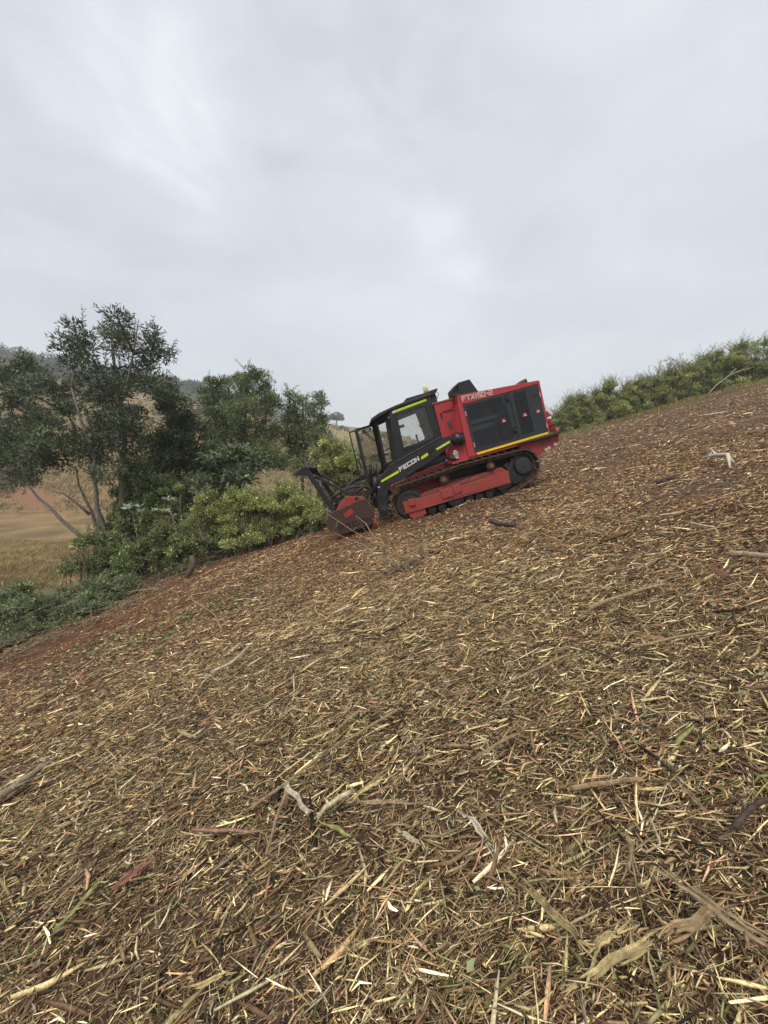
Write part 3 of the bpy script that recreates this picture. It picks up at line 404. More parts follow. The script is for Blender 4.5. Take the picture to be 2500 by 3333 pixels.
# ------------------------------------------------------------------ wood mulch
STRAW = np.array([.62, .50, .25]); TAN = np.array([.44, .28, .15]); BROWN = np.array([.20, .118, .065]); DK = np.array([.055, .036, .024])
PALE = np.array([.84, .70, .44]); PINK = np.array([.40, .235, .135]); OLIVE = np.array([.21, .19, .075]); GREY = np.array([.27, .215, .15])
PAL = np.array([STRAW, TAN, BROWN, DK, PALE, PINK, OLIVE, GREY])
def chips(n, r0, r1, lmed, lsig, wmed, zmax, seed, tilt=.22, amax=60, power=1.0, weights=None, alen=.35):
    g = np.random.default_rng(seed)
    u = g.random(n); r = (r0 ** power + u * (r1 ** power - r0 ** power)) ** (1 / power)
    a = np.radians(g.uniform(-amax, amax, n)); x = r * np.sin(a); y = r * np.cos(a)
    s = sdist(x, y); red = redmask(x, y, s)
    keep = (s < .15) & (g.random(n) > red ** 2 * .62)
    clump = noise(x, y, .9, 3, 15)
    keep &= g.random(n) < (.82 + .5 * clump)
    # nothing inside the tracks' footprint
    dx, dy = x - 1.525, y - 9.27
    keep &= ~((np.abs(dx * .96 + dy * .084 - .25) < 1.35) & (np.abs(-dx * .08 + dy * .996) < 1.0))
    x, y, r, red, clump = (q[keep] for q in (x, y, r, red, clump)); n = len(x)
    Ln = np.clip(lmed * np.exp(g.normal(0, lsig, n)), lmed * .25, lmed * 4.5) * (1 - .35 * red)
    Wd = wmed * np.exp(g.normal(0, .45, n)) * (Ln / lmed) ** .25
    th = np.where(g.random(n) < alen, g.normal(.25, .45, n), g.uniform(0, math.pi, n))
    el = g.normal(0, tilt, n)
    d = np.stack([np.cos(th) * np.cos(el), np.sin(th) * np.cos(el), np.sin(el) + np.cos(th) * A_], -1); d /= np.linalg.norm(d, axis=1)[:, None]
    upv = np.array([-A_, 0, 1.0]); upv /= np.linalg.norm(upv)
    sd_ = np.cross(d, upv); sd_ /= np.linalg.norm(sd_, axis=1)[:, None]; u2 = np.cross(sd_, d)
    roll = g.uniform(-.7, .7, n)[:, None]; sa = sd_ * np.cos(roll) + u2 * np.sin(roll); ua = -sd_ * np.sin(roll) + u2 * np.cos(roll)
    c = np.stack([x, y, terrain(x, y) + g.random(n) ** 1.6 * zmax + .003 + .022 * np.clip(clump, -1, 1)], -1)
    bend = (g.normal(0, .10, n) * Ln)[:, None] * np.where(g.random(n) < .4, 1, .2)[:, None]
    thk = Wd * g.uniform(.25, .6, n)
    V = []
    for k, (t, ws) in enumerate(((-.5, .55), (-.05, 1.0), (.5, .35))):
        mid = c + d * (Ln * t)[:, None] + (sa * bend if k == 1 else 0)
        wv_ = sa * (Wd * ws * .5)[:, None]; tv = ua * (thk * ws * .5)[:, None]
        V += [mid - wv_ - tv, mid + wv_ - tv, mid + tv * 1.2]
    V = np.stack(V, 1)  # n,9,3
    f4 = []
    for k in (0, 1):
        for q in range(3): f4.append([k * 3 + q, k * 3 + (q + 1) % 3, k * 3 + 3 + (q + 1) % 3, k * 3 + 3 + q])
    base = (np.arange(n) * 9)[:, None, None]
    F4 = (base + np.array(f4)[None]).reshape(-1, 4); F3 = (base + np.array([[0, 2, 1], [6, 7, 8]])[None]).reshape(-1, 3)
    # colour: straw and olive near the bottom of the slope, browner uphill, reddish on bare earth
    far = sstep((r - 2.0) / 5); rt = sstep((x - 1.0) / 5) * sstep((y - 3.2) / 3); rz = noise(x, y, 2.2, 3, 16)
    W = np.stack([.28 - .21 * far - .03 * rt, .22 + .03 * far, .20 + .16 * far + .08 * rt, .13 - .03 * far + .07 * rt, .065 + .045 * far + 0 * x, .05 + .02 * far, .09 * (1 - far) + .006, .03 + 0 * x], 1)
    W[:, 0] *= np.clip(1 + .8 * rz, .3, 2); W[:, 2] *= np.clip(1 - .7 * rz, .3, 2); W[:, 5] *= 1 + 2 * red; W[:, 6] *= np.clip(1 - red + .6 * clump, 0.02, 2); W = np.clip(W, .004, None)
    cw = np.cumsum(W / W.sum(1)[:, None], 1); idx = np.minimum((g.random(n)[:, None] > cw).sum(1), 7)
    col = PAL[idx] * np.exp(g.normal(-.02, .42, n))[:, None] * (1 - .06 * g.random((n, 3)))
    col = col * (1.03 + far[:, None] * np.array([.04, -.03, -.08]))
    col = col * (1 - .22 * red[:, None] * np.array([0, .5, .8]))
    return V.reshape(-1, 3), F4, F3, np.repeat(col, 9, 0)
parts = [chips(20000, .45, 1.9, .046, .6, .0050, .050, 1, power=1.6), chips(70000, .45, 2.8, .024, .5, .0028, .040, 2, power=1.7, alen=.2),
         chips(75000, 1.6, 4.8, .048, .6, .0060, .055, 3, power=1.7), chips(110000, 2.2, 6.5, .030, .5, .0050, .035, 4, power=1.7, alen=.2),
         chips(190000, 4.0, 11, .040, .6, .0080, .05, 5, power=1.5), chips(140000, 8.5, 27, .058, .5, .013, .05, 6, power=1.5, amax=52),
         chips(46000, .02, 4.2, .036, .55, .0034, .042, 11, power=1.7, amax=125), chips(16000, 3.5, 12, .06, .6, .009, .05, 12, power=1.6, amax=100),
         chips(26000, .45, 4.5, .085, .45, .0013, .060, 10, power=1.5, tilt=.3, alen=.1), chips(5000, .5, 6, .15, .35, .010, .06, 7, power=1.6, tilt=.13), chips(2600, 4, 22, .28, .35, .018, .07, 8, power=1.6, tilt=.1), chips(500, .7, 5, .10, .4, .010, .055, 9, power=1.5)]
off = 0; VV = []; F4s = []; F3s = []; CC = []
for v, f4, f3, c in parts:
    VV.append(v); F4s.append(f4 + off); F3s.append(f3 + off); CC.append(c); off += len(v)
chipmat = tint_mat('shredded_wood', .8, vary=.35, vscale=90, spec=.25)
mulch = link('wood_mulch', fast_mesh('wood_mulch', np.concatenate(VV), [np.concatenate(F4s), np.concatenate(F3s)], np.concatenate(CC)), chipmat)
tag(mulch, 'shredded straw-coloured wood and bark mulch spread over the slope', 'mulch', kind='stuff')
del VV, F4s, F3s, CC, parts
# ------------------------------------------------------------------ leaves
def leaf_arrays(C, D, Ln, Wd, g, col, fold=.25):
    """pointed folded leaves at C growing along D"""
    n = len(C); D = D / np.linalg.norm(D, axis=1)[:, None]
    rnd = g.normal(size=(n, 3)); s = np.cross(D, rnd); s /= np.linalg.norm(s, axis=1)[:, None]; u = np.cross(s, D)
    L_ = Ln[:, None]; W_ = Wd[:, None]
    V = np.stack([C, C + D * L_ * .45 - s * W_ * .5 + u * W_ * fold, C + D * L_ * .97 - u * L_ * .08, C + D * L_ * .45 + s * W_ * .5 + u * W_ * fold], 1)
    b = (np.arange(n) * 4)[:, None]
    F = np.concatenate([b + np.array([[0, 1, 2]]), b + np.array([[0, 2, 3]])])
    return V.reshape(-1, 3), F, np.repeat(col, 4, 0)
LEAFMAT = tint_mat('leaf', .45, trans=.28, vary=.2, vscale=3, spec=.4)
BARK = tint_mat('bark', .85, bump=.5, bscale=25, vary=.4, vscale=12)
STY = {  # leaf length, width, colour, clump radius, leaves per clump, clumps per m2 factor
    'lance': (.13, .036, (.105, .13, .075), .25, 40, 34), 'dark': (.11, .040, (.12, .155, .075), .24, 56, 56), 'left': (.12, .040, (.09, .12, .058), .24, 44, 38), 'mid': (.11, .034, (.165, .20, .09), .23, 54, 64),
    'pale': (.11, .034, (.18, .225, .098), .22, 50, 64), 'broad': (.17, .070, (.175, .215, .125), .22, 32, 70), 'lime': (.058, .032, (.38, .42, .16), .17, 105, 85),
    'grey': (.10, .03, (.18, .19, .145), .25, 50, 50), 'greytwig': (.06, .02, (.22, .21, .15), .18, 24, 60), 'cut': (.085, .030, (.21, .25, .12), .11, 60, 130), 'under': (.085, .036, (.23, .27, .11), .16, 58, 110), 'hedge': (.066, .036, (.33, .37, .14), .19, 66, 72)}
class Veg:
    def __init__(s, seed): s.g = np.random.default_rng(seed); s.LV = []; s.LF = []; s.LC = []; s.n = 0; s.B = SB(); s.BC = []
    def leaves(s, *a):
        v, f, c = a; s.LV.append(v); s.LF.append(f + s.n); s.LC.append(c); s.n += len(v)
    def blob(s, c, r, style, flat=.85, hub=None, sprawl=1.0):
        ln, wd, colr, cr, per, dens = STY[style]; g = s.g; c = np.array(c)
        nc = max(4, int(dens * r * r * 1.15 + 3))
        d = g.normal(size=(nc, 3)); d /= np.linalg.norm(d, axis=1)[:, None]
        rr = max(r - .35 * cr, .3 * r) * g.uniform(.2, 1.08, nc) ** .6; P = c + d * rr[:, None] * np.array([sprawl, sprawl, flat])
        bright = np.exp(g.normal(0, .30, nc))
        for k in range(nc):
            m = max(3, int(per * g.uniform(.5, 1.4))); ce = P[k]
            q = g.normal(size=(m, 3)); q *= cr * (.35 + .65 * g.random((m, 1)))/ np.linalg.norm(q, axis=1)[:, None] * np.array([1, 1, .7])
            D = q / cr + g.normal(0, .5, (m, 3)) + d[k] * .5 + np.array([0, 0, .25])
            cl = np.array(colr) * bright[k] * np.exp(g.normal(0, .38, (m, 1))) * np.array([1, 1, 1]) + g.normal(0, .006, (m, 3))
            yel = (g.random(m) < .05)[:, None]; cl = np.where(yel, cl * np.array([2.2, 1.9, 1.2]), cl)
            s.leaves(*leaf_arrays(ce + q, D, ln * np.exp(g.normal(0, .2, m)), wd * np.exp(g.normal(0, .2, m)), g, np.clip(cl, .01, 1)))
            if k % 4 == 0:
                h = c if hub is None else np.array(hub); md = (h + ce) / 2 + g.normal(0, .06 * r, 3)
                s.B.tube([h, md, ce], [.012 + .012 * r, .009, .003], 4)
        return P
    def shoot(s, p, d, ln, style, k=14):
        """a cane with leaves set along it"""
        l0, w0, colr = STY[style][:3]; g = s.g; p = np.array(p); d = np.array(d) / np.linalg.norm(d); side = np.cross(d, g.normal(size=3)); side /= np.linalg.norm(side)
        t = np.linspace(.15, 1, k); pts = p + np.outer(t, d) * ln + np.outer(t ** 2, side) * ln * .22
        s.B.tube([p, pts[k // 2], pts[-1]], [.008, .005, .002], 4)
        a = np.arange(k) * 2.4 + g.random(); u = np.cross(d, side); D = d * .6 + side * np.cos(a)[:, None] + u * np.sin(a)[:, None] + g.normal(0, .2, (k, 3))
        s.leaves(*leaf_arrays(pts, D, l0 * g.uniform(.6, 1.1, k), w0 * g.uniform(.7, 1.1, k), g, np.clip(np.array(colr) * g.uniform(.8, 1.35) * np.exp(g.normal(0, .2, (k, 1))), .01, 1)))
    def build(s, root, crown='crown', branches='branches', bark=(.2, .17, .14)):
        me = fast_mesh(crown, np.concatenate(s.LV), [np.concatenate(s.LF)], np.concatenate(s.LC)); link(crown, me, LEAFMAT, root)
        if s.B.n: wood(s.B, branches, root, bark)
def wood(sb, name, parent, colr, m=None):
    V = np.array([tuple(v) for v in sb.V]); g = np.random.default_rng(len(V))
    o = sb.build(name, m or BARK, parent)
    c = np.ones((len(V), 4), np.float32); c[:, :3] = np.array(colr) * np.exp(.25 * noise(V[:, 0] * 3 + V[:, 2] * 2, V[:, 1] * 3 + V[:, 2] * 4, 1.0, 3, 17))[:, None]
    a = o.data.color_attributes.new('tint', 'FLOAT_COLOR', 'POINT'); a.data.foreach_set('color', c.ravel())
    return o
def make_tree(T, style, name, label, seed, bark, base_xy=None, dj=.5, group=None):
    P0 = T['stems'][0][0][0]; bz = ter(P0[0], P0[1]); root = empty(name, (0, 0, 0)); tag(root, label, 'tree', group)
    g = np.random.default_rng(seed); tr = SB(); nodes = []
    for si, (pts, r0, r1) in enumerate(T['stems']):
        q = [np.array(p) for p in pts]
        if abs(q[0][2] - P0[2]) < 1.2 and np.hypot(q[0][0] - P0[0], q[0][1] - P0[1]) < .8:
            q = [np.array([P0[0] * .7 + q[0][0] * .3, P0[1] + g.normal(0, .1), bz - .25])] + q[1:]
        off_ = g.normal(0, dj, 2) * .6
        for i in range(1, len(q)):
            f = i / len(q); q[i] = q[i] + np.array([0, off_[0] * f + g.normal(0, .04), 0])
        n = len(q); tr.tube(q, [r0 + (r1 - r0) * i / (n - 1) for i in range(n)], 9)
        nodes += [tuple(p) for p in q[2:]] if n > 4 else [tuple(p) for p in q[1:]]
    wood(tr, 'trunk', root, bark)
    v = Veg(seed); nd = np.array(nodes)
    BL = sorted(T['blobs'], key=lambda q: min(np.linalg.norm(nd - np.array(q[:3]), axis=1)))
    for (x, y, z, r) in BL:
        c = np.array([x, y + g.normal(0, dj), z]); cand = nd[nd[:, 2] < z + .1] if (nd[:, 2] < z + .1).any() else nd
        h = cand[np.argmin(np.linalg.norm(cand - c, axis=1))]
        nd = np.vstack([nd, c]); m1 = h + (c - h) * .5 + np.array([0, 0, .1]) + g.normal(0, .08, 3)
        v.B.tube([h, m1, c], [.035, .024, .012], 6)
        v.blob(c, r, style)
        for _ in range(4):
            dv = g.normal(size=3); dv /= np.linalg.norm(dv); v.shoot(c + dv * r * .7, dv + np.array([0, 0, .6]), g.uniform(.22, .48), style)
    v.build(root, bark=bark)
    # the leaves are loose faces in one crown mesh; the limbs one mesh
    return root
# ------------------------------------------------------------------ trees and bushes
make_tree(TREES['tall'], 'lance', 'tall_tree', 'tallest slender tree with several mottled grey stems and an open crown against the sky', 21, (.17, .15, .13))
make_tree(TREES['left'], 'left', 'leaning_tree', 'dense dark tree cut off by the left edge of the photo, beside the tallest tree', 22, (.09, .08, .07))
make_tree(TREES['dark'], 'dark', 'bushy_tree', 'dark bushy tree with a closed crown between the tallest tree and the round-topped one', 23, (.10, .085, .07))
make_tree(TREES['mid'], 'mid', 'round_topped_tree', 'round-topped green tree in the middle of the left tree line', 24, (.12, .10, .085))
make_tree(TREES['right'], 'pale', 'thin_crowned_tree', 'light green tree with thin wispy tops, last of the tree line before the machine', 25, (.12, .10, .085), dj=.4)
def shrub(blobs, style, label, seed, name='shrub', cat='shrub', group=None, flat=.85, bark=(.13, .105, .08), stems=True, fill=True):
    blobs = [(x, y, z - (.25 if style == 'lime' and fill else .12 if style == 'under' else 0), r * (.82 if style in ('lime', 'under') else 1)) for x, y, z, r in blobs]
    if fill:
        ex = []; rr_ = random.Random(seed)
        for (x, y, z, r) in blobs:
            zz = z - r * .8; bz = ter(x, y)
            while zz > bz - .05 and len(ex) < 40:
                ex.append((x + rr_.uniform(-.15, .15), y + rr_.uniform(-.1, .3), zz, r * .9)); zz -= r * .9
        blobs = list(blobs) + ex
    root = empty(name); tag(root, label, cat, group); v = Veg(seed); g = v.g
    if style in ('lime', 'under', 'cut'):
        for (x, y, z, r) in list(blobs):
            for _ in range(2): blobs.append((x + g.normal(0, r), y + g.normal(0, .2), z + r * g.uniform(.5, 1.15), r * g.uniform(.25, .45)))
            if style != 'cut':
                for _ in range(3):
                    p_ = np.array([x + g.normal(0, r), y - .2 + g.normal(0, .2), z - r * .3]); e_ = p_ + np.array([g.normal(0, .35), g.normal(0, .2), g.uniform(.2, .7)]); v.B.tube([p_, (p_ + e_) / 2 + g.normal(0, .05, 3), e_], [.007, .005, .002], 4)
    if style in ('hedge', 'lime', 'under'):
        nb_ = []
        for (x, y, z, r) in blobs:
            for _ in range(3): nb_.append((x + g.normal(0, r * .5), y + g.normal(0, r * .5), z + g.normal(0, r * .42), r * g.uniform(.45, .85)))
        blobs = nb_
    if style in ('hedge', 'lime', 'under', 'cut', 'broad'):
        for (x, y, z, r) in blobs:
            for _ in range(5 if style != 'cut' else 7):
                q_ = np.array([x + g.normal(0, r * .6), y + g.normal(0, r * .6), z + g.uniform(0, r * .7)]); v.shoot(q_, (g.normal(0, .5), g.normal(0, .5), g.uniform(.3, 1.1)) if style != 'cut' else (g.normal(0, 1), g.normal(0, .7), g.uniform(-.1, .5)), g.uniform(.3, .75) * (1.2 if style == 'hedge' else .6), style)
    for (x, y, z, r) in blobs:
        y = y + g.normal(0, .25); bz = ter(x, y)
        foot = np.array([x + g.normal(0, .15), y + g.normal(0, .15), min(bz - .05, z)])
        if stems and z - bz < 3.5:
            for k in range(2):
                f = foot + g.normal(0, .12, 3) * np.array([1, 1, 0]); e = np.array([x, y, z]) + g.normal(0, r * .5, 3)
                v.B.tube([f, (f + e) / 2 + g.normal(0, .1, 3), e], [.016, .012, .006], 5)
        v.blob((x, y, z), r, style, flat)
    v.build(root, 'foliage', 'stems', bark); return root
for i, (nm, bl, st, lab) in enumerate(SHRUBS):
    shrub(bl, st, lab, 40 + i, fill=nm not in ('grey_twiggy', 'grey2', 'broad', 'lime2'), name='brush_heap' if st == 'cut' else 'shrub', cat='brush heap' if st == 'cut' else 'shrub', bark=(.20, .18, .15) if 'grey' in st else (.14, .11, .08))
RLAB = ['first bush behind the tail of the machine, lowest of the hedge line', 'second bush uphill from the tail of the machine', 'third hedge bush, just downhill of the leafless twigs',
        'fourth hedge bush, standing under the downhill end of the leafless twigs', 'fifth hedge bush, standing under the middle of the leafless twigs', 'hedge bush directly behind the pale fallen branch',
        'hedge bush just uphill of the pale fallen branch', 'tallest hedge bush, at the right edge of the photo']
for i, bl in enumerate(RIGHT):
    rq = random.Random(i); kf = (.62, .8, .95, .8, 1.0, .82, 1.0, 1.1)[i]; bl = [(x, y + rq.uniform(-.3, .3), z - .42 + .15 * (i > 5) + rq.uniform(-.12, .12), r * kf * rq.uniform(.6, 1.1)) for x, y, z, r in bl]
    bl += [(x + rq.uniform(-.6, .6), y + rq.uniform(-.2, .4), z + r * rq.uniform(.8, 1.25), rq.uniform(.10, .24)) for x, y, z, r in bl for _ in range(2)]
    shrub(bl, 'hedge', RLAB[i], 70 + i, 'hedge_bush', 'bush', 'bushes along the top of the cleared slope')
# leafless shrub above the hedge
def twiggy(name, base, tips, label, cat, seed, r=.03, colr=(.22, .2, .18), depth=3, spread=.35, parent=None):
    g = np.random.default_rng(seed); sb = SB()
    def grow(p, d, ln, r, k):
        q = p + d * ln * .5 + g.normal(0, ln * .06, 3); e = q + d * ln * .5 + g.normal(0, ln * .08, 3)
        sb.tube([p, q, e], [r, r * .8, r * .6], 5 if k > 1 else 4)
        if k > 0:
            for _ in range(g.integers(2, 4)):
                t = g.uniform(.3, 1); s0 = p + (e - p) * t; nd = d + g.normal(0, spread, 3); nd /= np.linalg.norm(nd); grow(s0, nd, ln * g.uniform(.5, .75), r * .55, k - 1)
    for t in tips:
        d = np.array(t) - np.array(base); ln = np.linalg.norm(d); grow(np.array(base), d / ln, ln * .62, r, depth)
    o = wood(sb, name, parent, colr); tag(o, label, cat); return o
bz = MISC['bare']
twiggy('leafless_shrub', bz[0], [bz[1], bz[2], (15.6, 25, 5.5), (16.8, 25.2, 6.0)], 'leafless grey shrub rising above the hedge line', 'shrub', 3, r=.05, depth=4, spread=.55, colr=(.36, .33, .30))
twiggy('leafless_shrub', (17.6, 25.2, 4.6), [bz[3], bz[4], (19.2, 25, 6.4)], 'twiggy shrub with a few small leaves, uphill of the leafless grey one', 'shrub', 4, r=.045, depth=4, spread=.55, colr=(.34, .31, .27))
f = MISC['fallen']
sb = SB(); sb.tube(f[:4], [.035, .03, .024, .012], 7); sb.tube(f[4:], [.024, .02, .01], 7)
tag(wood(sb, 'fallen_branch', None, (.42, .38, .32)), 'pale forked branch leaning out of the hedge onto the slope', 'branch')
# far hill: lone tree and wood
def far_leaves(v, c, r, n, ln, colr, flat=.7):
    g = v.g; d = g.normal(size=(n, 3)); d /= np.linalg.norm(d, axis=1)[:, None]
    P = np.array(c) + d * (r * g.uniform(.5, 1, (n, 1))) * np.array([1, 1, flat])
    v.leaves(*leaf_arrays(P, d + g.normal(0, .8, (n, 3)), np.full(n, ln), np.full(n, ln * .7), g, np.array(colr) * np.exp(g.normal(0, .25, (n, 1)))))
lx, ly, lz = MISC['lone']; lz = ter(lx, ly)
root = empty('lone_tree'); tag(root, 'solitary round tree on the skyline of the bare far hill', 'tree')
v = Veg(5)
for (dx, dz, r) in ((-2.2, 5.2, 2.2), (0, 6.2, 2.6), (2.3, 5.4, 2.2), (3.4, 3.9, 1.4), (-1, 4.3, 1.9), (1.2, 4.2, 1.9), (-3.2, 4.4, 1.2)): far_leaves(v, (lx + dx, ly, lz + dz), r, 420, .55, (.05, .065, .035))
v.B.tube([(lx, ly, lz - .5), (lx + .2, ly, lz + 2), (lx, ly, lz + 4.5)], [.5, .35, .2], 8); v.B.tube([(lx + .2, ly, lz + 1.6), (lx + 1.6, ly, lz + 4)], [.25, .12], 6)
v.build(root, 'crown', 'trunk')
v = Veg(6); g = v.g
for k in range(620):
    t = g.uniform(-1.35, -.2); y = g.uniform(165, 262); x = t * y
    if noise(np.array([x]), np.array([y]), 40, 3, 19)[0] < -.15 + .5 * (t > -.3): continue
    z = ter(x, y); r = g.uniform(2.0, 4.4); far_leaves(v, (x, y, z + r * .7), r, 130, .95, np.array((.05, .066, .036)) * g.uniform(.7, 1.4))
for k in range(260):
    t = g.uniform(-1.2, .12); y = g.uniform(72, 235); x = t * y
    z = ter(x, y); r = g.uniform(.7, 2.0); far_leaves(v, (x, y, z + r * .6), r, 170, .4, np.array((.065, .075, .04)) * g.uniform(.7, 1.4))
me = fast_mesh('far_woodland', np.concatenate(v.LV), [np.concatenate(v.LF)], np.concatenate(v.LC)); o = link('far_woodland', me, LEAFMAT)
tag(o, 'distant grey-green scrub and woodland covering the misty hilltop', 'woodland', kind='stuff')
# ------------------------------------------------------------------ grass on the slope beyond the clearing
def blades(n, xs, ys, hmin, hmax, wid, cols, seed, smin=.6, lean=.5):
    g = np.random.default_rng(seed); u = g.random(n); y = ys[0] + (ys[1] - ys[0]) * u ** 1.3
    x = g.uniform(xs[0], xs[1], n) * y
    s = sdist(x, y); ok = (s > smin) & ~(((y > 36) & (y < 56) & (x < -22)) | (bankmask(x, y) > .15 + g.random(n) * .7)); x, y = x[ok], y[ok]; n = len(x)
    z = terrain(x, y); h = g.uniform(hmin, hmax, n) * (1 + .5 * noise(x, y, 1.5, 2, 20)); a = g.uniform(0, 6.28, n); sc = (y / 15) ** .6
    le = g.normal(0, lean, (n, 2)); le += np.stack([np.sin(noise(x, y, 2, 2, 21) * 4), np.cos(noise(x, y, 2.3, 2, 22) * 4)], -1) * lean
    B = np.stack([x, y, z - .02], -1); sd_ = np.stack([np.cos(a), np.sin(a), 0 * a], -1) * (wid * sc / 2)[:, None]
    T = B + np.stack([le[:, 0] * h, le[:, 1] * h, h], -1); Mi = (B + T) / 2 + np.array([0, 0, .2]) * h[:, None]
    V = np.stack([B - sd_, B + sd_, Mi + sd_ * .8, Mi - sd_ * .8, T], 1); b = (np.arange(n) * 5)[:, None]
    cc = np.array(cols)[g.integers(0, len(cols), n)] * np.exp(g.normal(0, .25, (n, 1))) * (1 + .3 * noise(x, y, 3, 3, 23))[:, None]
    return V.reshape(-1, 3), b + np.array([[0, 1, 2, 3]]), b + np.array([[3, 2, 4]]), np.repeat(np.clip(cc, .01, 1), 5, 0)
A = blades(150000, (-1.25, -.3), (8, 36), .07, .22, .011, [(.42, .30, .13), (.30, .205, .09), (.52, .39, .18), (.19, .14, .06), (.20, .19, .075)], 31, lean=.7)
Bq = blades(90000, (-1.3, .05), (57, 130), .15, .5, .05, [(.44, .33, .16), (.33, .24, .11), (.40, .28, .13), (.20, .15, .07), (.18, .165, .075)], 32, lean=.5)
def rim(n, seed):   # dry grass fringe along the foot of the hedge
    g = np.random.default_rng(seed); x = g.uniform(5, 26, n); y = np.interp(x, BND[9:16, 0], BND[9:16, 1]) - np.abs(g.normal(0, .55, n)) + .3; h = g.uniform(.06, .26, n); a = g.uniform(0, 6.28, n)
    B = np.stack([x, y, terrain(x, y)], -1); s_ = np.stack([np.cos(a), np.sin(a), 0 * a], -1) * .012; T = B + np.stack([g.normal(0, .6, n) * h, g.normal(0, .4, n) * h, h], -1); Mi = (B + T) / 2 + np.array([0, 0, .1]) * h[:, None]
    V = np.stack([B - s_, B + s_, Mi + s_ * .8, Mi - s_ * .8, T], 1); b = (np.arange(n) * 5)[:, None]
    return V.reshape(-1, 3), b + np.array([[0, 1, 2, 3]]), b + np.array([[3, 2, 4]]), np.repeat(np.array([(.42, .33, .15), (.30, .24, .10), (.22, .22, .08)])[g.integers(0, 3, n)] * np.exp(g.normal(0, .3, (n, 1))), 5, 0)
Rm = rim(26000, 9); me = fast_mesh('dry_grass', Rm[0], [Rm[1], Rm[2]], Rm[3]); tag(link('dry_grass', me, tint_mat('rim_grass_blades', .8, trans=.2, vary=.15, vscale=2)), 'fringe of dry grass along the foot of the hedge', 'grass', kind='stuff')
o2 = len(A[0])
me = fast_mesh('dry_grass', np.concatenate([A[0], Bq[0]]), [np.concatenate([A[1], Bq[1] + o2]), np.concatenate([A[2], Bq[2] + o2])], np.concatenate([A[3], Bq[3]]))
tag(link('dry_grass', me, tint_mat('dry_grass_blades', .8, trans=.2, vary=.15, vscale=2)), 'dry tan grass covering the valley beyond the clearing', 'grass', kind='stuff')
# ------------------------------------------------------------------ sticks lying on the mulch
SC = dict(brown=(.33, .235, .135), dark=(.095, .065, .048), pale=(.55, .45, .29), white=(.54, .46, .34), tan=(.35, .24, .13), straw=(.50, .385, .18), green=(.34, .34, .12), pink=(.38, .22, .15), red=(.26, .12, .08), grey=(.34, .27, .19))
STM = tint_mat('stick_wood', .8, bump=.6, bscale=60, vary=.4, vscale=55)
def strip(sb, P, wid, thk, side, k0, k1, g):
    """flat tapering strip of wood along the points P"""
    n = len(P); V = []; F = []
    for i in range(n):
        t = i / (n - 1); ws = min(1, (t + .02) / k0, (1.02 - t) / k1) * g.uniform(.86, 1.1); p = Vector(P[i]); tg = (Vector(P[min(i + 1, n - 1)]) - Vector(P[max(i - 1, 0)])).normalized()
        s = side - tg * side.dot(tg); s.normalize(); u = s.cross(tg)
        if u.z < 0: u = -u
        V += [p - s * wid * ws / 2, p - s * wid * ws * .3 + u * thk / 2, p + s * wid * ws * .35 + u * thk / 2 * .8, p + s * wid * ws / 2, p - u * thk / 2]
    for i in range(n - 1):
        for q in range(5): F.append((i * 5 + q, i * 5 + (q + 1) % 5, i * 5 + 5 + (q + 1) % 5, i * 5 + 5 + q))
    F += [tuple(range(4, -1, -1)), tuple((n - 1) * 5 + q for q in range(5))]
    sb.add(V, F)
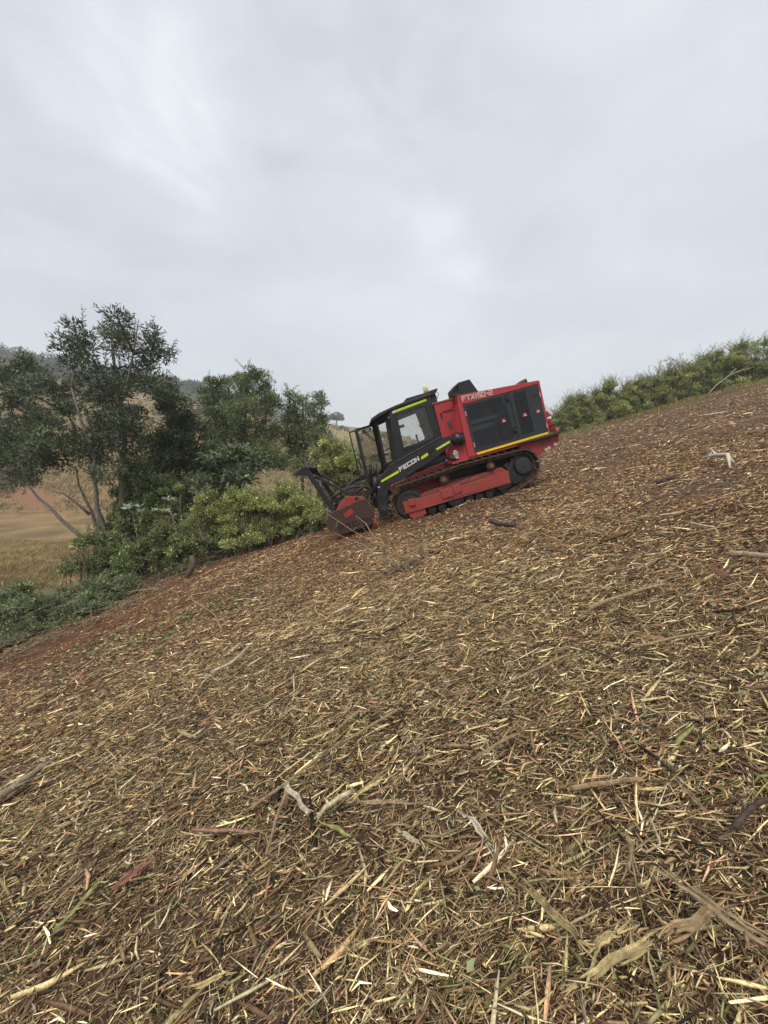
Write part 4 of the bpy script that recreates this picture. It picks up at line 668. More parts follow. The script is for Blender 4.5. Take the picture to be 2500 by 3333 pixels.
for i, (pts, r, c, lab) in enumerate(STICKS):
    g = np.random.default_rng(200 + i); P = np.array(pts); n = 12; seg = np.linspace(0, len(P) - 1, n); t01 = seg / seg[-1]
    ph = g.uniform(0, 6.28, 4); ra = max(r * 1.2, .003)
    wob = lambda a_, b_: ra * (.55 * np.sin(t01 * 5 + a_) + .3 * np.sin(t01 * 13 + b_))
    X_ = np.interp(seg, range(len(P)), P[:, 0]) + wob(ph[0], ph[1]); Y_ = np.interp(seg, range(len(P)), P[:, 1]) + wob(ph[2], ph[3])
    for _ in range(1): X_[1:-1] = (X_[:-2] + X_[1:-1] * 2 + X_[2:]) / 4; Y_[1:-1] = (Y_[:-2] + Y_[1:-1] * 2 + Y_[2:]) / 4
    base = terrain(X_, Y_); Z_ = np.polyval(np.polyfit(t01, base, 1), t01) + .09 + ra * .6
    path = [Vector(q) for q in zip(X_, Y_, Z_)]; tg = (path[-1] - path[0]).normalized(); side = tg.cross(Vector((A_, 0, -1))).normalized()
    flat = any(k in lab for k in ('slab', 'splinter', 'flake', 'chip', 'bark', 'split', 'stalk')) and 'white bark' not in lab
    sb = SB(); tints = []
    if flat:
        m = 4 if r > .008 else 3
        for q in range(m):
            o_ = (q - (m - 1) / 2) / m * 2 * ra; a0 = int(g.integers(0, 3)); a1 = n - int(g.integers(0, 3)); lift = g.uniform(-.25, .35) * ra
            n0 = len(sb.V); strip(sb, [p + side * (o_ * (1 + .15 * g.normal())) + Vector((0, 0, lift)) for p in path[a0:a1]], 2.4 * ra / m * g.uniform(.9, 1.5), ra * .55, side, .16, .22, g); tints.append((len(sb.V) - n0, g.uniform(.62, 1.25)))
    else:
        rr = [float(ra * (1 - .25 * t) * g.uniform(.88, 1.1)) for t in t01]; sb.tube(path, rr, 8); tints.append((len(sb.V), 1.0))
    for end, dr in ((path[0], -tg), (path[-1], tg)):     # torn fibres at both ends
        for q in range(4):
            n0 = len(sb.V); s0 = end + side * g.uniform(-.6, .6) * ra - dr * ra; e0 = s0 + dr * g.uniform(1.5, 6 if flat else 3) * ra + side * g.normal(0, .8) * ra + Vector((0, 0, g.uniform(-.3, .8) * ra)); sb.tube([s0, e0], [ra * .32, ra * .08], 4); tints.append((len(sb.V) - n0, g.uniform(.8, 1.5)))
    if c in ('brown', 'grey', 'dark') and r > .006:   # broken side shoots
        for k in g.integers(1, n - 1, 4):
            n0 = len(sb.V); e = path[k] + (tg + Vector(g.normal(0, .7, 3))) * g.uniform(.03, .09); e.z = path[k].z + .015; sb.tube([path[k], e], [ra * .42, ra * .2], 5); tints.append((len(sb.V) - n0, 1.1))
    nm_ = 'bark_piece' if 'bark' in lab and 'stick' not in lab else ('log' if ' log' in lab else 'stick')
    o = wood(sb, nm_, None, SC[c], STM); at_ = o.data.color_attributes['tint']; buf = np.zeros(len(sb.V) * 4, np.float32); at_.data.foreach_get('color', buf); buf = buf.reshape(-1, 4)
    mul = np.concatenate([np.full(k, v) for k, v in tints]); stripes = 1 + .22 * np.sin(np.arange(len(mul)) % 8 * 2.4 + i); buf[:, :3] *= (mul * stripes)[:, None]; at_.data.foreach_set('color', buf.ravel())
    tag(o, lab, nm_.split('_')[0])
fk = [(x, y, ter(x, y) + .06 + dz) for (x, y, _), dz in zip(MISC['fork'], (.05, .12, .12, .02, .14))]
sb = SB(); sb.tube(fk[:4], [.010, .03, .028, .012], 7); sb.tube([fk[1], fk[4]], [.02, .006], 6); sb.tube([fk[2], (fk[2][0] + .05, fk[2][1] - .1, fk[2][2] - .16)], [.02, .012], 6)
tag(wood(sb, 'forked_root', None, (.66, .60, .50), STM), 'bleached white forked root standing out on the right slope', 'root')
sb = SB(); sb.tube(MISC['post'][:2], [.02, .03], 6); sb.tube([MISC['post'][1], (MISC['post'][2][0], MISC['post'][2][1], ter(*MISC['post'][2][:2]) - .05)], [.035, .035], 6)
tag(wood(sb, 'bent_stake', None, (.10, .06, .045), STM), 'dark bent stake standing on the slope right of the machine', 'stake')
sm = MISC['stumpL']; zb = ter(sm[3][0], sm[3][1]); sb = SB()
sb.tube([sm[0], sm[1], sm[2], (sm[3][0], sm[3][1], zb - .05)], [.05, .062, .068, .075], 10)
tag(wood(sb, 'crooked_stump', None, (.15, .105, .075), STM), 'crooked reddish stump at the edge of the red soil', 'stump')
wl = MISC['whiteL']; sb = SB(); sb.tube(wl, [.035, .03, .025, .015], 6); sb.tube([(wl[2][0], wl[2][1], wl[2][2]), (wl[2][0] + .12, wl[2][1], wl[2][2] + .45)], [.02, .01], 6)
tag(wood(sb, 'bleached_branch', None, (.45, .41, .36), STM), 'bleached branch sticking out of the cut brush at the left edge', 'branch')
# bare sapling pushed over in front of the machine
st = MISC['stub']; b0 = np.array([st[0][0], st[0][1], ter(st[0][0], st[0][1])]); sb = SB(); g = np.random.default_rng(77)
def limb(a, b, r0, r1, k=6, wob=.02):
    a = np.array(a); b = np.array(b); n = 6; pts = [a + (b - a) * i / (n - 1) + g.normal(0, wob, 3) * (0 < i < n - 1) for i in range(n)]; sb.tube(pts, [r0 + (r1 - r0) * i / (n - 1) for i in range(n)], k); return pts
p1 = limb(b0, st[2], .014, .009); limb(p1[-1], st[3], .009, .003); p2 = limb(p1[3], st[1], .009, .003); limb(b0, st[4], .011, .003); limb(b0, st[5], .008, .003); limb(b0 + np.array([.05, .05, .05]), st[6], .010, .003); limb(b0, st[7], .009, .003)
for k in range(26):
    a = g.uniform(0, 6.28); limb(b0 + g.normal(0, .05, 3), b0 + np.array([math.cos(a) * .3, math.sin(a) * .3, g.uniform(.02, .3)]), .006, .002, 4)
for pts in (p1, p2):
    for q in pts[2:]: limb(q, q + g.normal(0, .12, 3) + np.array([0, 0, .08]), .004, .0015, 4)
tag(wood(sb, 'bare_sapling', None, (.34, .27, .17), STM), 'bare flattened sapling with thin pale shoots in front of the mulching head', 'sapling')
# tangles of dead twigs along the edge of the clearing
def tangle(n, path, wid, hmax, seed, cols, lab, lmed=.5):
    g = np.random.default_rng(seed); P = np.array(path); sb = SB(); V = []
    t = g.uniform(0, len(P) - 1, n); i = np.minimum(t.astype(int), len(P) - 2); f = (t - i)[:, None]; c = P[i] * (1 - f) + P[i + 1] * f; dr = P[i + 1] - P[i]; dr /= np.linalg.norm(dr, axis=1)[:, None]
    c = c + g.normal(0, wid, (n, 2)); dr = dr + g.normal(0, .9, (n, 2)); ln = lmed * np.exp(g.normal(0, .5, n)); z = terrain(c[:, 0], c[:, 1]) + g.random(n) ** 2 * hmax
    for k in range(n):
        d = np.array([*dr[k], A_ * dr[k][0] + g.normal(0, .16)]); d /= np.linalg.norm(d); a = np.array([*c[k], z[k]]); r = g.uniform(.003, .009)
        sb.tube([a - d * ln[k] / 2, a + g.normal(0, .05 * ln[k], 3), a + d * ln[k] / 2 + np.array([0, 0, .03])], [r, r * .8, r * .4], 4)
    o = wood(sb, 'dead_twigs', None, cols, STM); tag(o, lab, 'twigs', kind='stuff'); return o
tangle(420, [(-6.4, 8.3), (-6.0, 9.5), (-5.0, 10.6), (-3.4, 11.8), (-2.2, 12.4)], .28, .30, 1, (.20, .145, .095), 'dead brown twigs heaped along the edge of the red soil')
tangle(190, [(-6.5, 5.4), (-6.0, 6.4), (-5.3, 7.4), (-4.9, 8.2)], .35, .26, 2, (.33, .25, .16), 'tangle of cut dry stalks below the heap of leafy branches')
tangle(260, [(-7.3, 6.9), (-6.9, 7.6), (-6.9, 8.4)], .45, .75, 4, (.34, .29, .21), 'broken pale branches poking out of the heap of leafy branches', .55)
tangle(160, [(-2.6, 11.9), (-1.2, 12.6)], .4, .6, 3, (.36, .29, .19), 'dry straw stalks under the bright green thicket', .7)
# loose green leaves
def litter(spots, seed, lab, ln=.06, colr=(.22, .26, .11)):
    g = np.random.default_rng(seed); v = Veg(seed)
    for (x, y, s, n) in spots:
        c = np.stack([g.normal(x, s, n), g.normal(y, s * 1.2, n)], -1); ok = sdist(c[:, 0], c[:, 1]) < .3; c = c[ok]; m = len(c)
        P = np.stack([c[:, 0], c[:, 1], terrain(c[:, 0], c[:, 1]) + g.uniform(.02, .075, m)], -1); D = g.normal(size=(m, 3)) * np.array([1, 1, .3])
        L_ = ln * np.exp(g.normal(0, .35, m)); v.leaves(*leaf_arrays(P, D, L_, L_ * .55, g, np.array(colr) * np.exp(g.normal(0, .35, (m, 1))), .1))
    me = fast_mesh('fallen_leaves', np.concatenate(v.LV), [np.concatenate(v.LF)], np.concatenate(v.LC)); tag(link('fallen_leaves', me, LEAFMAT), lab, 'leaves', kind='stuff')
litter([(-2.8, 5.4, .45, 260), (-3.6, 5.0, .4, 160), (-1.9, 6.0, .3, 90), (-4.6, 5.2, .5, 120)], 1, 'torn green leaves strewn below the red soil strip', .05)
litter([(g_.uniform(-2.5, 3), g_.uniform(.9, 4), .35, 9) for g_ in [random] * 34] + [(2.5, 3, 3, 90)], 2, 'scattered green leaves caught in the straw near the camera', .027, (.23, .27, .12))
litter([(.9, 6.9, .12, 60), (3.2, 10.2, .5, 40)], 3, 'small green sprouts in front of the track', .05)
# bleached leaf sprays
for i, (x, y, z, lab) in enumerate([(-6.75, 10.6, -1.32, 'pale silvery leaf spray standing above the dusty shrubs by the tall tree'), (-5.7, 10.6, -1.28, 'pair of pale silvery leaf rosettes beside the reddish stump')]):
    v = Veg(90 + i); g = v.g; c0 = np.array([x, y, z]); root = empty('silvery_sapling'); tag(root, lab, 'sapling')
    zb = ter(x, y)
    v.B.tube([(x + .3, y, zb - .05), (x + .15, y, (zb + z) / 2), (x, y, z)], [.02, .015, .008], 5)
    for k in range(5):
        cc = c0 + g.normal(0, .16, 3); m = 9; a = g.uniform(0, 6.28, m); D = np.stack([np.cos(a), np.sin(a), g.uniform(.1, 1.0, m)], -1); v.B.tube([c0 - np.array([0, 0, .1]), cc], [.008, .004], 4)
        v.leaves(*leaf_arrays(np.repeat(cc[None], m, 0), D, g.uniform(.12, .19, m), g.uniform(.035, .05, m), g, np.array((.55, .60, .46)) * np.exp(g.normal(0, .15, (m, 1)))))
    v.build(root, 'leaves', 'stem')
# ------------------------------------------------------------------ the machine (own axes: x to the tail, y away from the camera side, z up)
MX = Vector((0.95996, 0.08399, 0.26724)); MY = Vector((-0.08016, 0.99646, -0.02522)); MZ = Vector((-0.26841, 0.00279, 0.96330))
mach = empty('forestry_mulcher'); mach.matrix_world = Matrix(((MX.x, MY.x, MZ.x, 1.525), (MX.y, MY.y, MZ.y, 9.2715), (MX.z, MY.z, MZ.z, -1.1207), (0, 0, 0, 1)))
tag(mach, 'red and black tracked forestry mulcher nosing down the slope with its cab door open', 'forestry machine')
def bolts(qs, m, parent, y0, y1, r=None, name='bolt'):
    for q in qs:
        part(name, SB().cyl(q[0], q[1], q[2] if len(q) > 2 else r, y0, y1, 10), m, parent, 0)
def part(name, sb, m, parent=mach, bevel=.006, label=None):
    o = sb.build(name, M[m], parent, bevel)
    if label: o['label'] = label
    return o
# blocky lettering, built of strokes on a plane y
GL = {'F': [((0, 0), (0, 1)), ((0, 1), (1, 1)), ((0, .5), (.8, .5))], 'E': [((0, 0), (0, 1)), ((0, 1), (1, 1)), ((0, .5), (.85, .5)), ((0, 0), (1, 0))],
      'C': [((0, 0), (0, 1)), ((0, 1), (1, 1)), ((0, 0), (1, 0))], 'O': [((0, 0), (0, 1)), ((0, 1), (1, 1)), ((0, 0), (1, 0)), ((1, 0), (1, 1))],
      'N': [((0, 0), (0, 1)), ((1, 0), (1, 1)), ((0, 1), (1, 0))], 'T': [((.5, 0), (.5, 1)), ((0, 1), (1, 1))], 'X': [((0, 0), (1, 1)), ((0, 1), (1, 0))],
      '1': [((.5, 0), (.5, 1))], '5': [((1, 1), (0, 1)), ((0, 1), (0, .5)), ((0, .5), (1, .5)), ((1, .5), (1, 0)), ((1, 0), (0, 0))],
      '0': [((0, 0), (0, 1)), ((0, 1), (1, 1)), ((0, 0), (1, 0)), ((1, 0), (1, 1))], '-': [((.1, .5), (.9, .5))],
      '2': [((0, 1), (1, 1)), ((1, 1), (1, .5)), ((1, .5), (0, .5)), ((0, .5), (0, 0)), ((0, 0), (1, 0))]}
def lettering(name, txt, x0, z0, h, wl, gap, st, y, m, parent, slope=0.0, italic=0.0, widths={}, extr=.003, bold=1.0):
    sb = SB(); x = x0; ca, sa = math.cos(slope), math.sin(slope)
    for ch in txt:
        wch = wl * widths.get(ch, 1)
        for si, ((ax, az), (bx, bz_)) in enumerate(GL[ch]):
            def T(u, v):
                lx_ = (x - x0) + u * wch + italic * v * h; lz_ = v * h; return (x0 + lx_ * ca - lz_ * sa, z0 + lx_ * sa + lz_ * ca)
            a = T(ax, az); b = T(bx, bz_); dx, dz = b[0] - a[0], b[1] - a[1]; l = math.hypot(dx, dz); dx /= l; dz /= l; e = st * .5
            a = (a[0] - dx * e, a[1] - dz * e); b = (b[0] + dx * e, b[1] + dz * e); nx, nz = -dz * st / 2, dx * st / 2; yy = y - .0006 * si
            sb.prism([(a[0] + nx, a[1] + nz), (a[0] - nx, a[1] - nz), (b[0] - nx, b[1] - nz), (b[0] + nx, b[1] + nz)], yy - extr, yy)
        x += wch + gap
    return part(name, sb, m, parent, 0)
# ---- engine housing
hs = SB()
hs.prism([(.54, 2.36), (2.29, 2.22), (2.275, 2.155), (.61, 2.155)], -.95, .95)          # hood
hs.prism([(.54, 2.355), (.61, 2.15), (.63, 1.16), (.66, 1.075), (.47, 1.075), (.50, 2.13)], -.952, -.80)
hs.prism([(.54, 2.355), (.61, 2.15), (.63, 1.16), (.66, 1.075), (.47, 1.075), (.50, 2.13)], .80, .952)
hs.prism([(2.24, 2.16), (2.292, 2.215), (2.275, 1.10), (2.23, 1.10)], -.955, .955)
hs.prism([(.60, 1.165), (2.24, 1.165), (2.24, 1.075), (.62, 1.075)], -.948, .948)
part_housing = part('engine_housing', hs, 'red', bevel=.008)
ib = SB().box(.66, 2.22, -.66, .9, 1.17, 2.14); part('inner_wall', ib, 'hole', part_housing, 0)
en = SB().box(.8, 1.3, -.74, -.665, 1.2, 1.62).cyl(1.1, 1.85, .14, -.80, -.67).box(1.35, 1.55, -.76, -.665, 1.25, 1.9).tube([(.8, -.78, 1.7), (1.2, -.8, 1.6), (1.6, -.78, 1.8), (2.1, -.75, 1.5)], .035, 8).box(1.75, 1.85, -.78, -.67, 1.7, 2.05).box(.72, .78, -.78, -.67, 1.22, 1.34)
part('engine_block', en, 'engine', part_housing)
# front quarter panel folding in towards the cab
cp = SB()
E_ = [(.515, -.93, 2.34), (.495, -.93, 2.13), (.48, -.93, 1.62), (.475, -.93, 1.52), (.47, -.93, 1.08)]
I_ = [(.55, -.75, 2.29), (.40, -.75, 1.86), (.33, -.75, 1.64), (.25, -.75, 1.46), (.06, -.75, 1.08)]
def sheet(sb, Vs, Fs, th=(0, .02, 0)):
    n = len(Vs); t = Vector(th); V = [Vector(v) for v in Vs] + [Vector(v) + t for v in Vs]
    F = [tuple(f) for f in Fs] + [tuple(reversed([i + n for i in f])) for f in Fs]
    edges = {}
    for f in Fs:
        for a, b in zip(f, f[1:] + f[:1]): edges[(a, b)] = 1
    for (a, b) in edges:
        if (b, a) not in edges: F.append((a, a + n, b + n, b))
    return sb.add(V, F)
sheet(cp, E_ + I_, [[0, 5, 6, 1], [1, 6, 7, 2]])
sheet(cp, [(.475, -.93, 1.50), (.47, -.93, 1.075), (.055, -.76, 1.065), (.08, -.76, 1.225), (.20, -.76, 1.50)], [[0, 4, 3, 2, 1]], (0, .025, 0))
sheet(cp, [(.48, -.93, 1.62), (.33, -.75, 1.64), (.33, -.55, 1.64), (.48, -.60, 1.62)], [[0, 1, 2, 3]], (0, 0, -.02))
cp.box(.34, .50, -.58, -.56, 1.48, 1.64)
part('quarter_panel', cp, 'red', bevel=.004)
SB_ = SB().tube([(.30, -.845, 1.20), (.14, -.81, 1.15)], [.05, .03], 8); part('work_lamp', SB().tube([(.10, -.83, 1.185), (.17, -.85, 1.15), (.22, -.86, 1.12)], [.035, .05, .028], 10), 'rubber')
st1 = SB().box(.205, .275, -.868, -.860, 1.265, 1.30).box(.19, .30, -.872, -.866, 1.225, 1.255); part('warning_label', st1, 'white', bevel=0)
st2 = part('warning_label', SB().prism([(.205, 1.215), (.29, 1.205), (.285, 1.125), (.205, 1.13)], -.878, -.868), 'white', bevel=0)
part('print', SB().box(.215, .25, -.881, -.8785, 1.165, 1.20), 'blue', st2, 0); part('print', SB().box(.26, .28, -.881, -.8785, 1.14, 1.20), 'pink', st2, 0)
# red box between cab and housing
rb = SB().box(.13, .60, -.52, .52, 1.2, 2.37); rbx = part('equipment_box', rb, 'red')
part('cover_edge', SB().box(.12, .55, -.535, -.5, 2.35, 2.385), 'redlow', rbx)
part('slot', SB().box(.215, .25, -.528, -.5215, 2.02, 2.14), 'hole', rbx, 0)
bolts([(.155, zz, .009) for zz in np.arange(1.6, 2.35, .14)] + [(a, b, .008) for a, b in ((.19, 2.15), (.275, 2.15), (.19, 2.01), (.275, 2.01), (.28, 1.88), (.42, 1.72))], 'redlow', rbx, -.534, -.519)
part('data_plate', SB().box(.315, .40, -.5265, -.5215, 1.83, 1.93).box(.33, .41, -.529, -.5235, 1.77, 1.835), 'engine', rbx, 0)
lettering('lettering', 'FECON', .285, 2.125, .034, .032, .013, .008, -.5235, 'hole', rbx)
# ---- perforated doors
def slots(sb, x0, x1, z0, z1, solid, y=-.957, th=.006, px=.062, pz=.0265):
    nz = max(1, round((z1 - z0) / pz)); pz = (z1 - z0) / nz; nx = max(1, round((x1 - x0) / px)); px = (x1 - x0) / nx
    for r in range(nz + 1):
        zc = z0 + r * pz; sb.box(x0, x1, y, y + th, zc - .0058, zc + .0058)
    for r in range(nz):
        za, zb = z0 + r * pz + .0058, z0 + (r + 1) * pz - .0058; o_ = (r % 2) * .5
        for c in range(nx + 1):
            xc = x0 + (c + o_) * px
            if xc > x1 + 1e-4: continue
            sb.box(max(x0, xc - .008), min(x1, xc + .008), y + .0005, y + th - .0005, za, zb)
    for (a, b, c, d) in solid: sb.box(a, b, y - .002, y + th + .002, c, d)
def plate(sb, x0, x1, z0, z1, hx0, hx1, hz0, hz1, y=-.958, th=.008):
    sb.frame([(x0, z0), (x1, z0), (x1, z1), (x0, z1)], [(hx0, hz0), (hx1, hz0), (hx1, hz1), (hx0, hz1)], y, y + th)
d1 = SB(); plate(d1, .615, 1.592, 1.168, 2.152, .665, 1.495, 1.215, 2.105)
slots(d1, .665, 1.495, 1.215, 2.105, [(.665, 1.27, 1.715, 1.80), (.665, 1.135, 1.565, 1.655), (1.445, 1.495, 1.93, 2.105)])
d1.box(.615, 1.592, -.966, -.958, 1.160, 1.175).box(1.584, 1.594, -.968, -.957, 1.17, 2.15)
door1 = part('side_door', d1, 'charcoal', bevel=0)
d2 = SB(); plate(d2, 1.602, 2.238, 1.168, 2.152, 1.675, 1.945, 1.23, 2.10); slots(d2, 1.675, 1.945, 1.23, 2.10, [])
d2.box(1.602, 2.238, -.965, -.957, 1.160, 1.172)
door2 = part('side_door', d2, 'charcoal', bevel=0)
v3 = SB()
for r in range(4):
    for c in range(3): v3.box(2.035 + c * .05 + (r % 2) * .015, 2.07 + c * .05 + (r % 2) * .015, -.9605, -.957, 1.89 + r * .0255, 1.902 + r * .0255)
part('vent', v3, 'hole', door2, 0)
for a, b, c, dd, par in ((1.485, 1.555, 1.95, 2.10, door1), (1.51, 1.575, 1.28, 1.44, door1)):
    part('latch', SB().box(a, b, -.964, -.9585, c, dd).tube([(a + .03, -.972, c + .04), (a + .045, -.972, dd - .04)], .012, 6), 'hole', par, 0)
    part('keyhole', SB().cyl(a + .035, (c + dd) / 2 + .02, .008, -.984, -.964, 8), 'bright', par, 0)
for x_, z_, par in ((.623, 1.96, door1), (.64, 1.30, door1), (2.232, 1.93, door2), (2.232, 1.28, door2)):
    part('hinge', SB().box(x_ - .008, x_ + .008, -.972, -.958, z_ - .05, z_ + .05), 'ivory', par, 0)
for x_, par in ((1.36, door1), (1.825, door2), (2.115, door2)):
    part('warning_triangle', SB().prism([(x_ - .045, 1.585), (x_ + .05, 1.585), (x_ + .022, 1.655), (x_ - .015, 1.655)], -.9635, -.9615), 'pink', par, 0)
    part('triangle_symbol', SB().prism([(x_ - .01, 1.595), (x_ + .03, 1.595), (x_ + .002, 1.635)], -.9655, -.9635), 'white', par, 0); part('key_slot', SB().cyl(x_ + .005, 1.662, .014, -.966, -.958, 8), 'hole', par, 0)
lettering('lettering', 'FTX150-2', .63, 2.225, .085, .064, .030, .025, -.9535, 'ivory', part_housing, slope=-.045, widths={'1': .35, '-': .55, '5': .8, '0': .9})
yl = SB().prism([(.655, 1.128), (2.235, 1.15), (2.235, 1.105), (.67, 1.085), (.655, 1.10)], -.9535, -.9485); part('yellow_stripe', yl, 'yellow', part_housing, 0)
# intake hood, exhaust
ih = SB().prism([(.60, 2.33), (.605, 2.56), (.74, 2.65), (.99, 2.655), (1.13, 2.32)], -.62, -.12).frame([(.572, 2.38), (.572, 2.56), (.74, 2.65), (.70, 2.40)], [(.60, 2.42), (.60, 2.53), (.70, 2.59), (.675, 2.43)], -.66, -.62)
ihp = part('air_intake', ih, 'black', bevel=.012)
part('intake_screen', SB().box(.585, .602, -.58, -.16, 2.41, 2.54), 'engine', ihp)
ex = SB().tube([(2.02, -.2, 2.22), (2.12, -.2, 2.28), (2.24, -.2, 2.325), (2.38, -.2, 2.345)], [.05, .05, .052, .06], 12); part('exhaust_pipe', ex, 'pivot')
# ---- deck, tail and chassis
dk = SB().box(.1, 2.46, -.93, .93, 1.03, 1.072); dkp = part('deck', dk, 'redlow')
part('step_edge', SB().prism([(1.56, 1.078), (2.46, 1.086), (2.46, 1.045), (2.08, 1.04), (1.56, 1.066)], -1.03, -.935), 'rubber', dkp)
tl = SB()
for ya, yb in ((-.90, -.84), (.84, .90)): tl.prism([(1.56, 1.028), (2.49, 1.028), (2.485, .99), (2.43, .87), (2.23, .76), (2.06, .76), (2.01, .71), (1.90, .71), (1.83, .84), (1.64, .91)], ya, yb)
tl.prism([(2.0, 1.028), (2.44, 1.028), (2.38, .84), (2.1, .78)], -.84, .84); tlp = part('tail_frame', tl, 'redlow', bevel=.01)
bolts([(x_, .795 + (x_ - 2.12) * .25, .035) for x_ in (2.12, 2.19, 2.34)], 'ivory', tlp, -.935, -.9, name='tow_eye')
fe = SB().tube([(2.43, -.72, 1.14), (2.43, -.72, 1.50)], .055, 12).tube([(2.43, -.72, 1.50), (2.43, -.72, 1.56)], [.04, .018], 10); fep = part('fire_extinguisher', fe, 'headr')
part('bracket', SB().box(2.36, 2.50, -.785, -.76, 1.24, 1.27), 'rubber', fep); part('label_band', SB().tube([(2.43, -.72, 1.38), (2.43, -.72, 1.44)], .057, 12), 'white', fep, 0)
part('tail_light', SB().box(2.46, 2.52, -.86, -.80, 1.10, 1.18), 'pink')
ch = SB().prism([(-1.22, .80), (-1.20, .93), (-.6, 1.06), (.02, 1.11), (.06, .98), (.06, .70), (1.3, .66), (1.3, .42), (-.9, .42)], -.57, .57); part('chassis', ch, 'redlow', bevel=.012)
part('shadow_belly_frame', SB().prism([(.065, 1.02), (2.0, 1.02), (2.0, .72), (.065, .72)], -.56, .56), 'rubber')  # rear chassis, its dark colour standing in for the shadow under the body
# ---- tracks
loop = [(-1.18, .905), (-.83, .925), (-.17, .955), (.24, .985), (.77, .975), (1.43, .945)]
for a in range(80, -75, -14): loop.append((1.54 + .345 * math.cos(math.radians(a)), .60 + .345 * math.sin(math.radians(a))))
loop += [(1.30, .13), (1.0, .045), (.75, .02), (-.8, .0)]
for a in range(-88, -250, -14): loop.append((-.96 + .415 * math.cos(math.radians(a)), .475 + .43 * math.sin(math.radians(a))))
lp = np.array(loop); lpc = np.vstack([lp, lp[:1]]); segl = np.hypot(*(lpc[1:] - lpc[:-1]).T); cum = np.concatenate([[0], np.cumsum(segl)]); total = cum[-1]
nshoe = int(round(total / .172))
def on_loop(s):
    s = s % total; i = min(np.searchsorted(cum, s, side='right') - 1, len(segl) - 1); f = (s - cum[i]) / segl[i]; return lpc[i] * (1 - f) + lpc[i + 1] * f
shoe_me = None
def make_track(side):
    yc = side * .8
    t = SB(); ins = []
    for k in range(nshoe * 2):     # chain links just inside the shoes
        p = on_loop(k * total / nshoe / 2); q = on_loop((k + 1) * total / nshoe / 2); d = q - p; d /= np.linalg.norm(d); nrm = np.array([-d[1], d[0]])
        p = p - nrm * .055; q = q - nrm * .055
        for yy in (yc - .09, yc + .05):
            t.add([(c[0] + nrm[0] * s_ * .035, yq, c[1] + nrm[1] * s_ * .035) for c in (p, q) for yq in (yy, yy + .04) for s_ in (-1, 1)], [(0, 1, 3, 2), (4, 6, 7, 5), (0, 4, 5, 1), (2, 3, 7, 6), (0, 2, 6, 4), (1, 5, 7, 3)])
        if k % 2 == 0: t.cyl(p[0], p[1], .024, yc - .125, yc + .125, 8)
    tr = part('track', t, 'steel', bevel=0)
    for k in range(nshoe):
        p = on_loop((k + .5) * total / nshoe); q = on_loop((k + .55) * total / nshoe); d = q - p; ang_ = math.atan2(d[1], d[0])
        o = bpy.data.objects.new('track_shoe', SHOE); COL.objects.link(o); o.parent = tr; o.location = (p[0], yc, p[1]); o.rotation_euler = (0, -ang_, 0)
    return tr
s_ = SB().box(-.082, .078, -.2, .2, -.012, .006).box(-.075, -.055, -.2, .2, .006, .05).box(.0, .018, -.19, .19, .006, .022)
s_.box(-.082, -.04, -.2, .2, -.024, -.012)
tmp = s_.build('track_shoe', M['steel'], None, 0); SHOE = tmp.data; bpy.data.objects.remove(tmp)
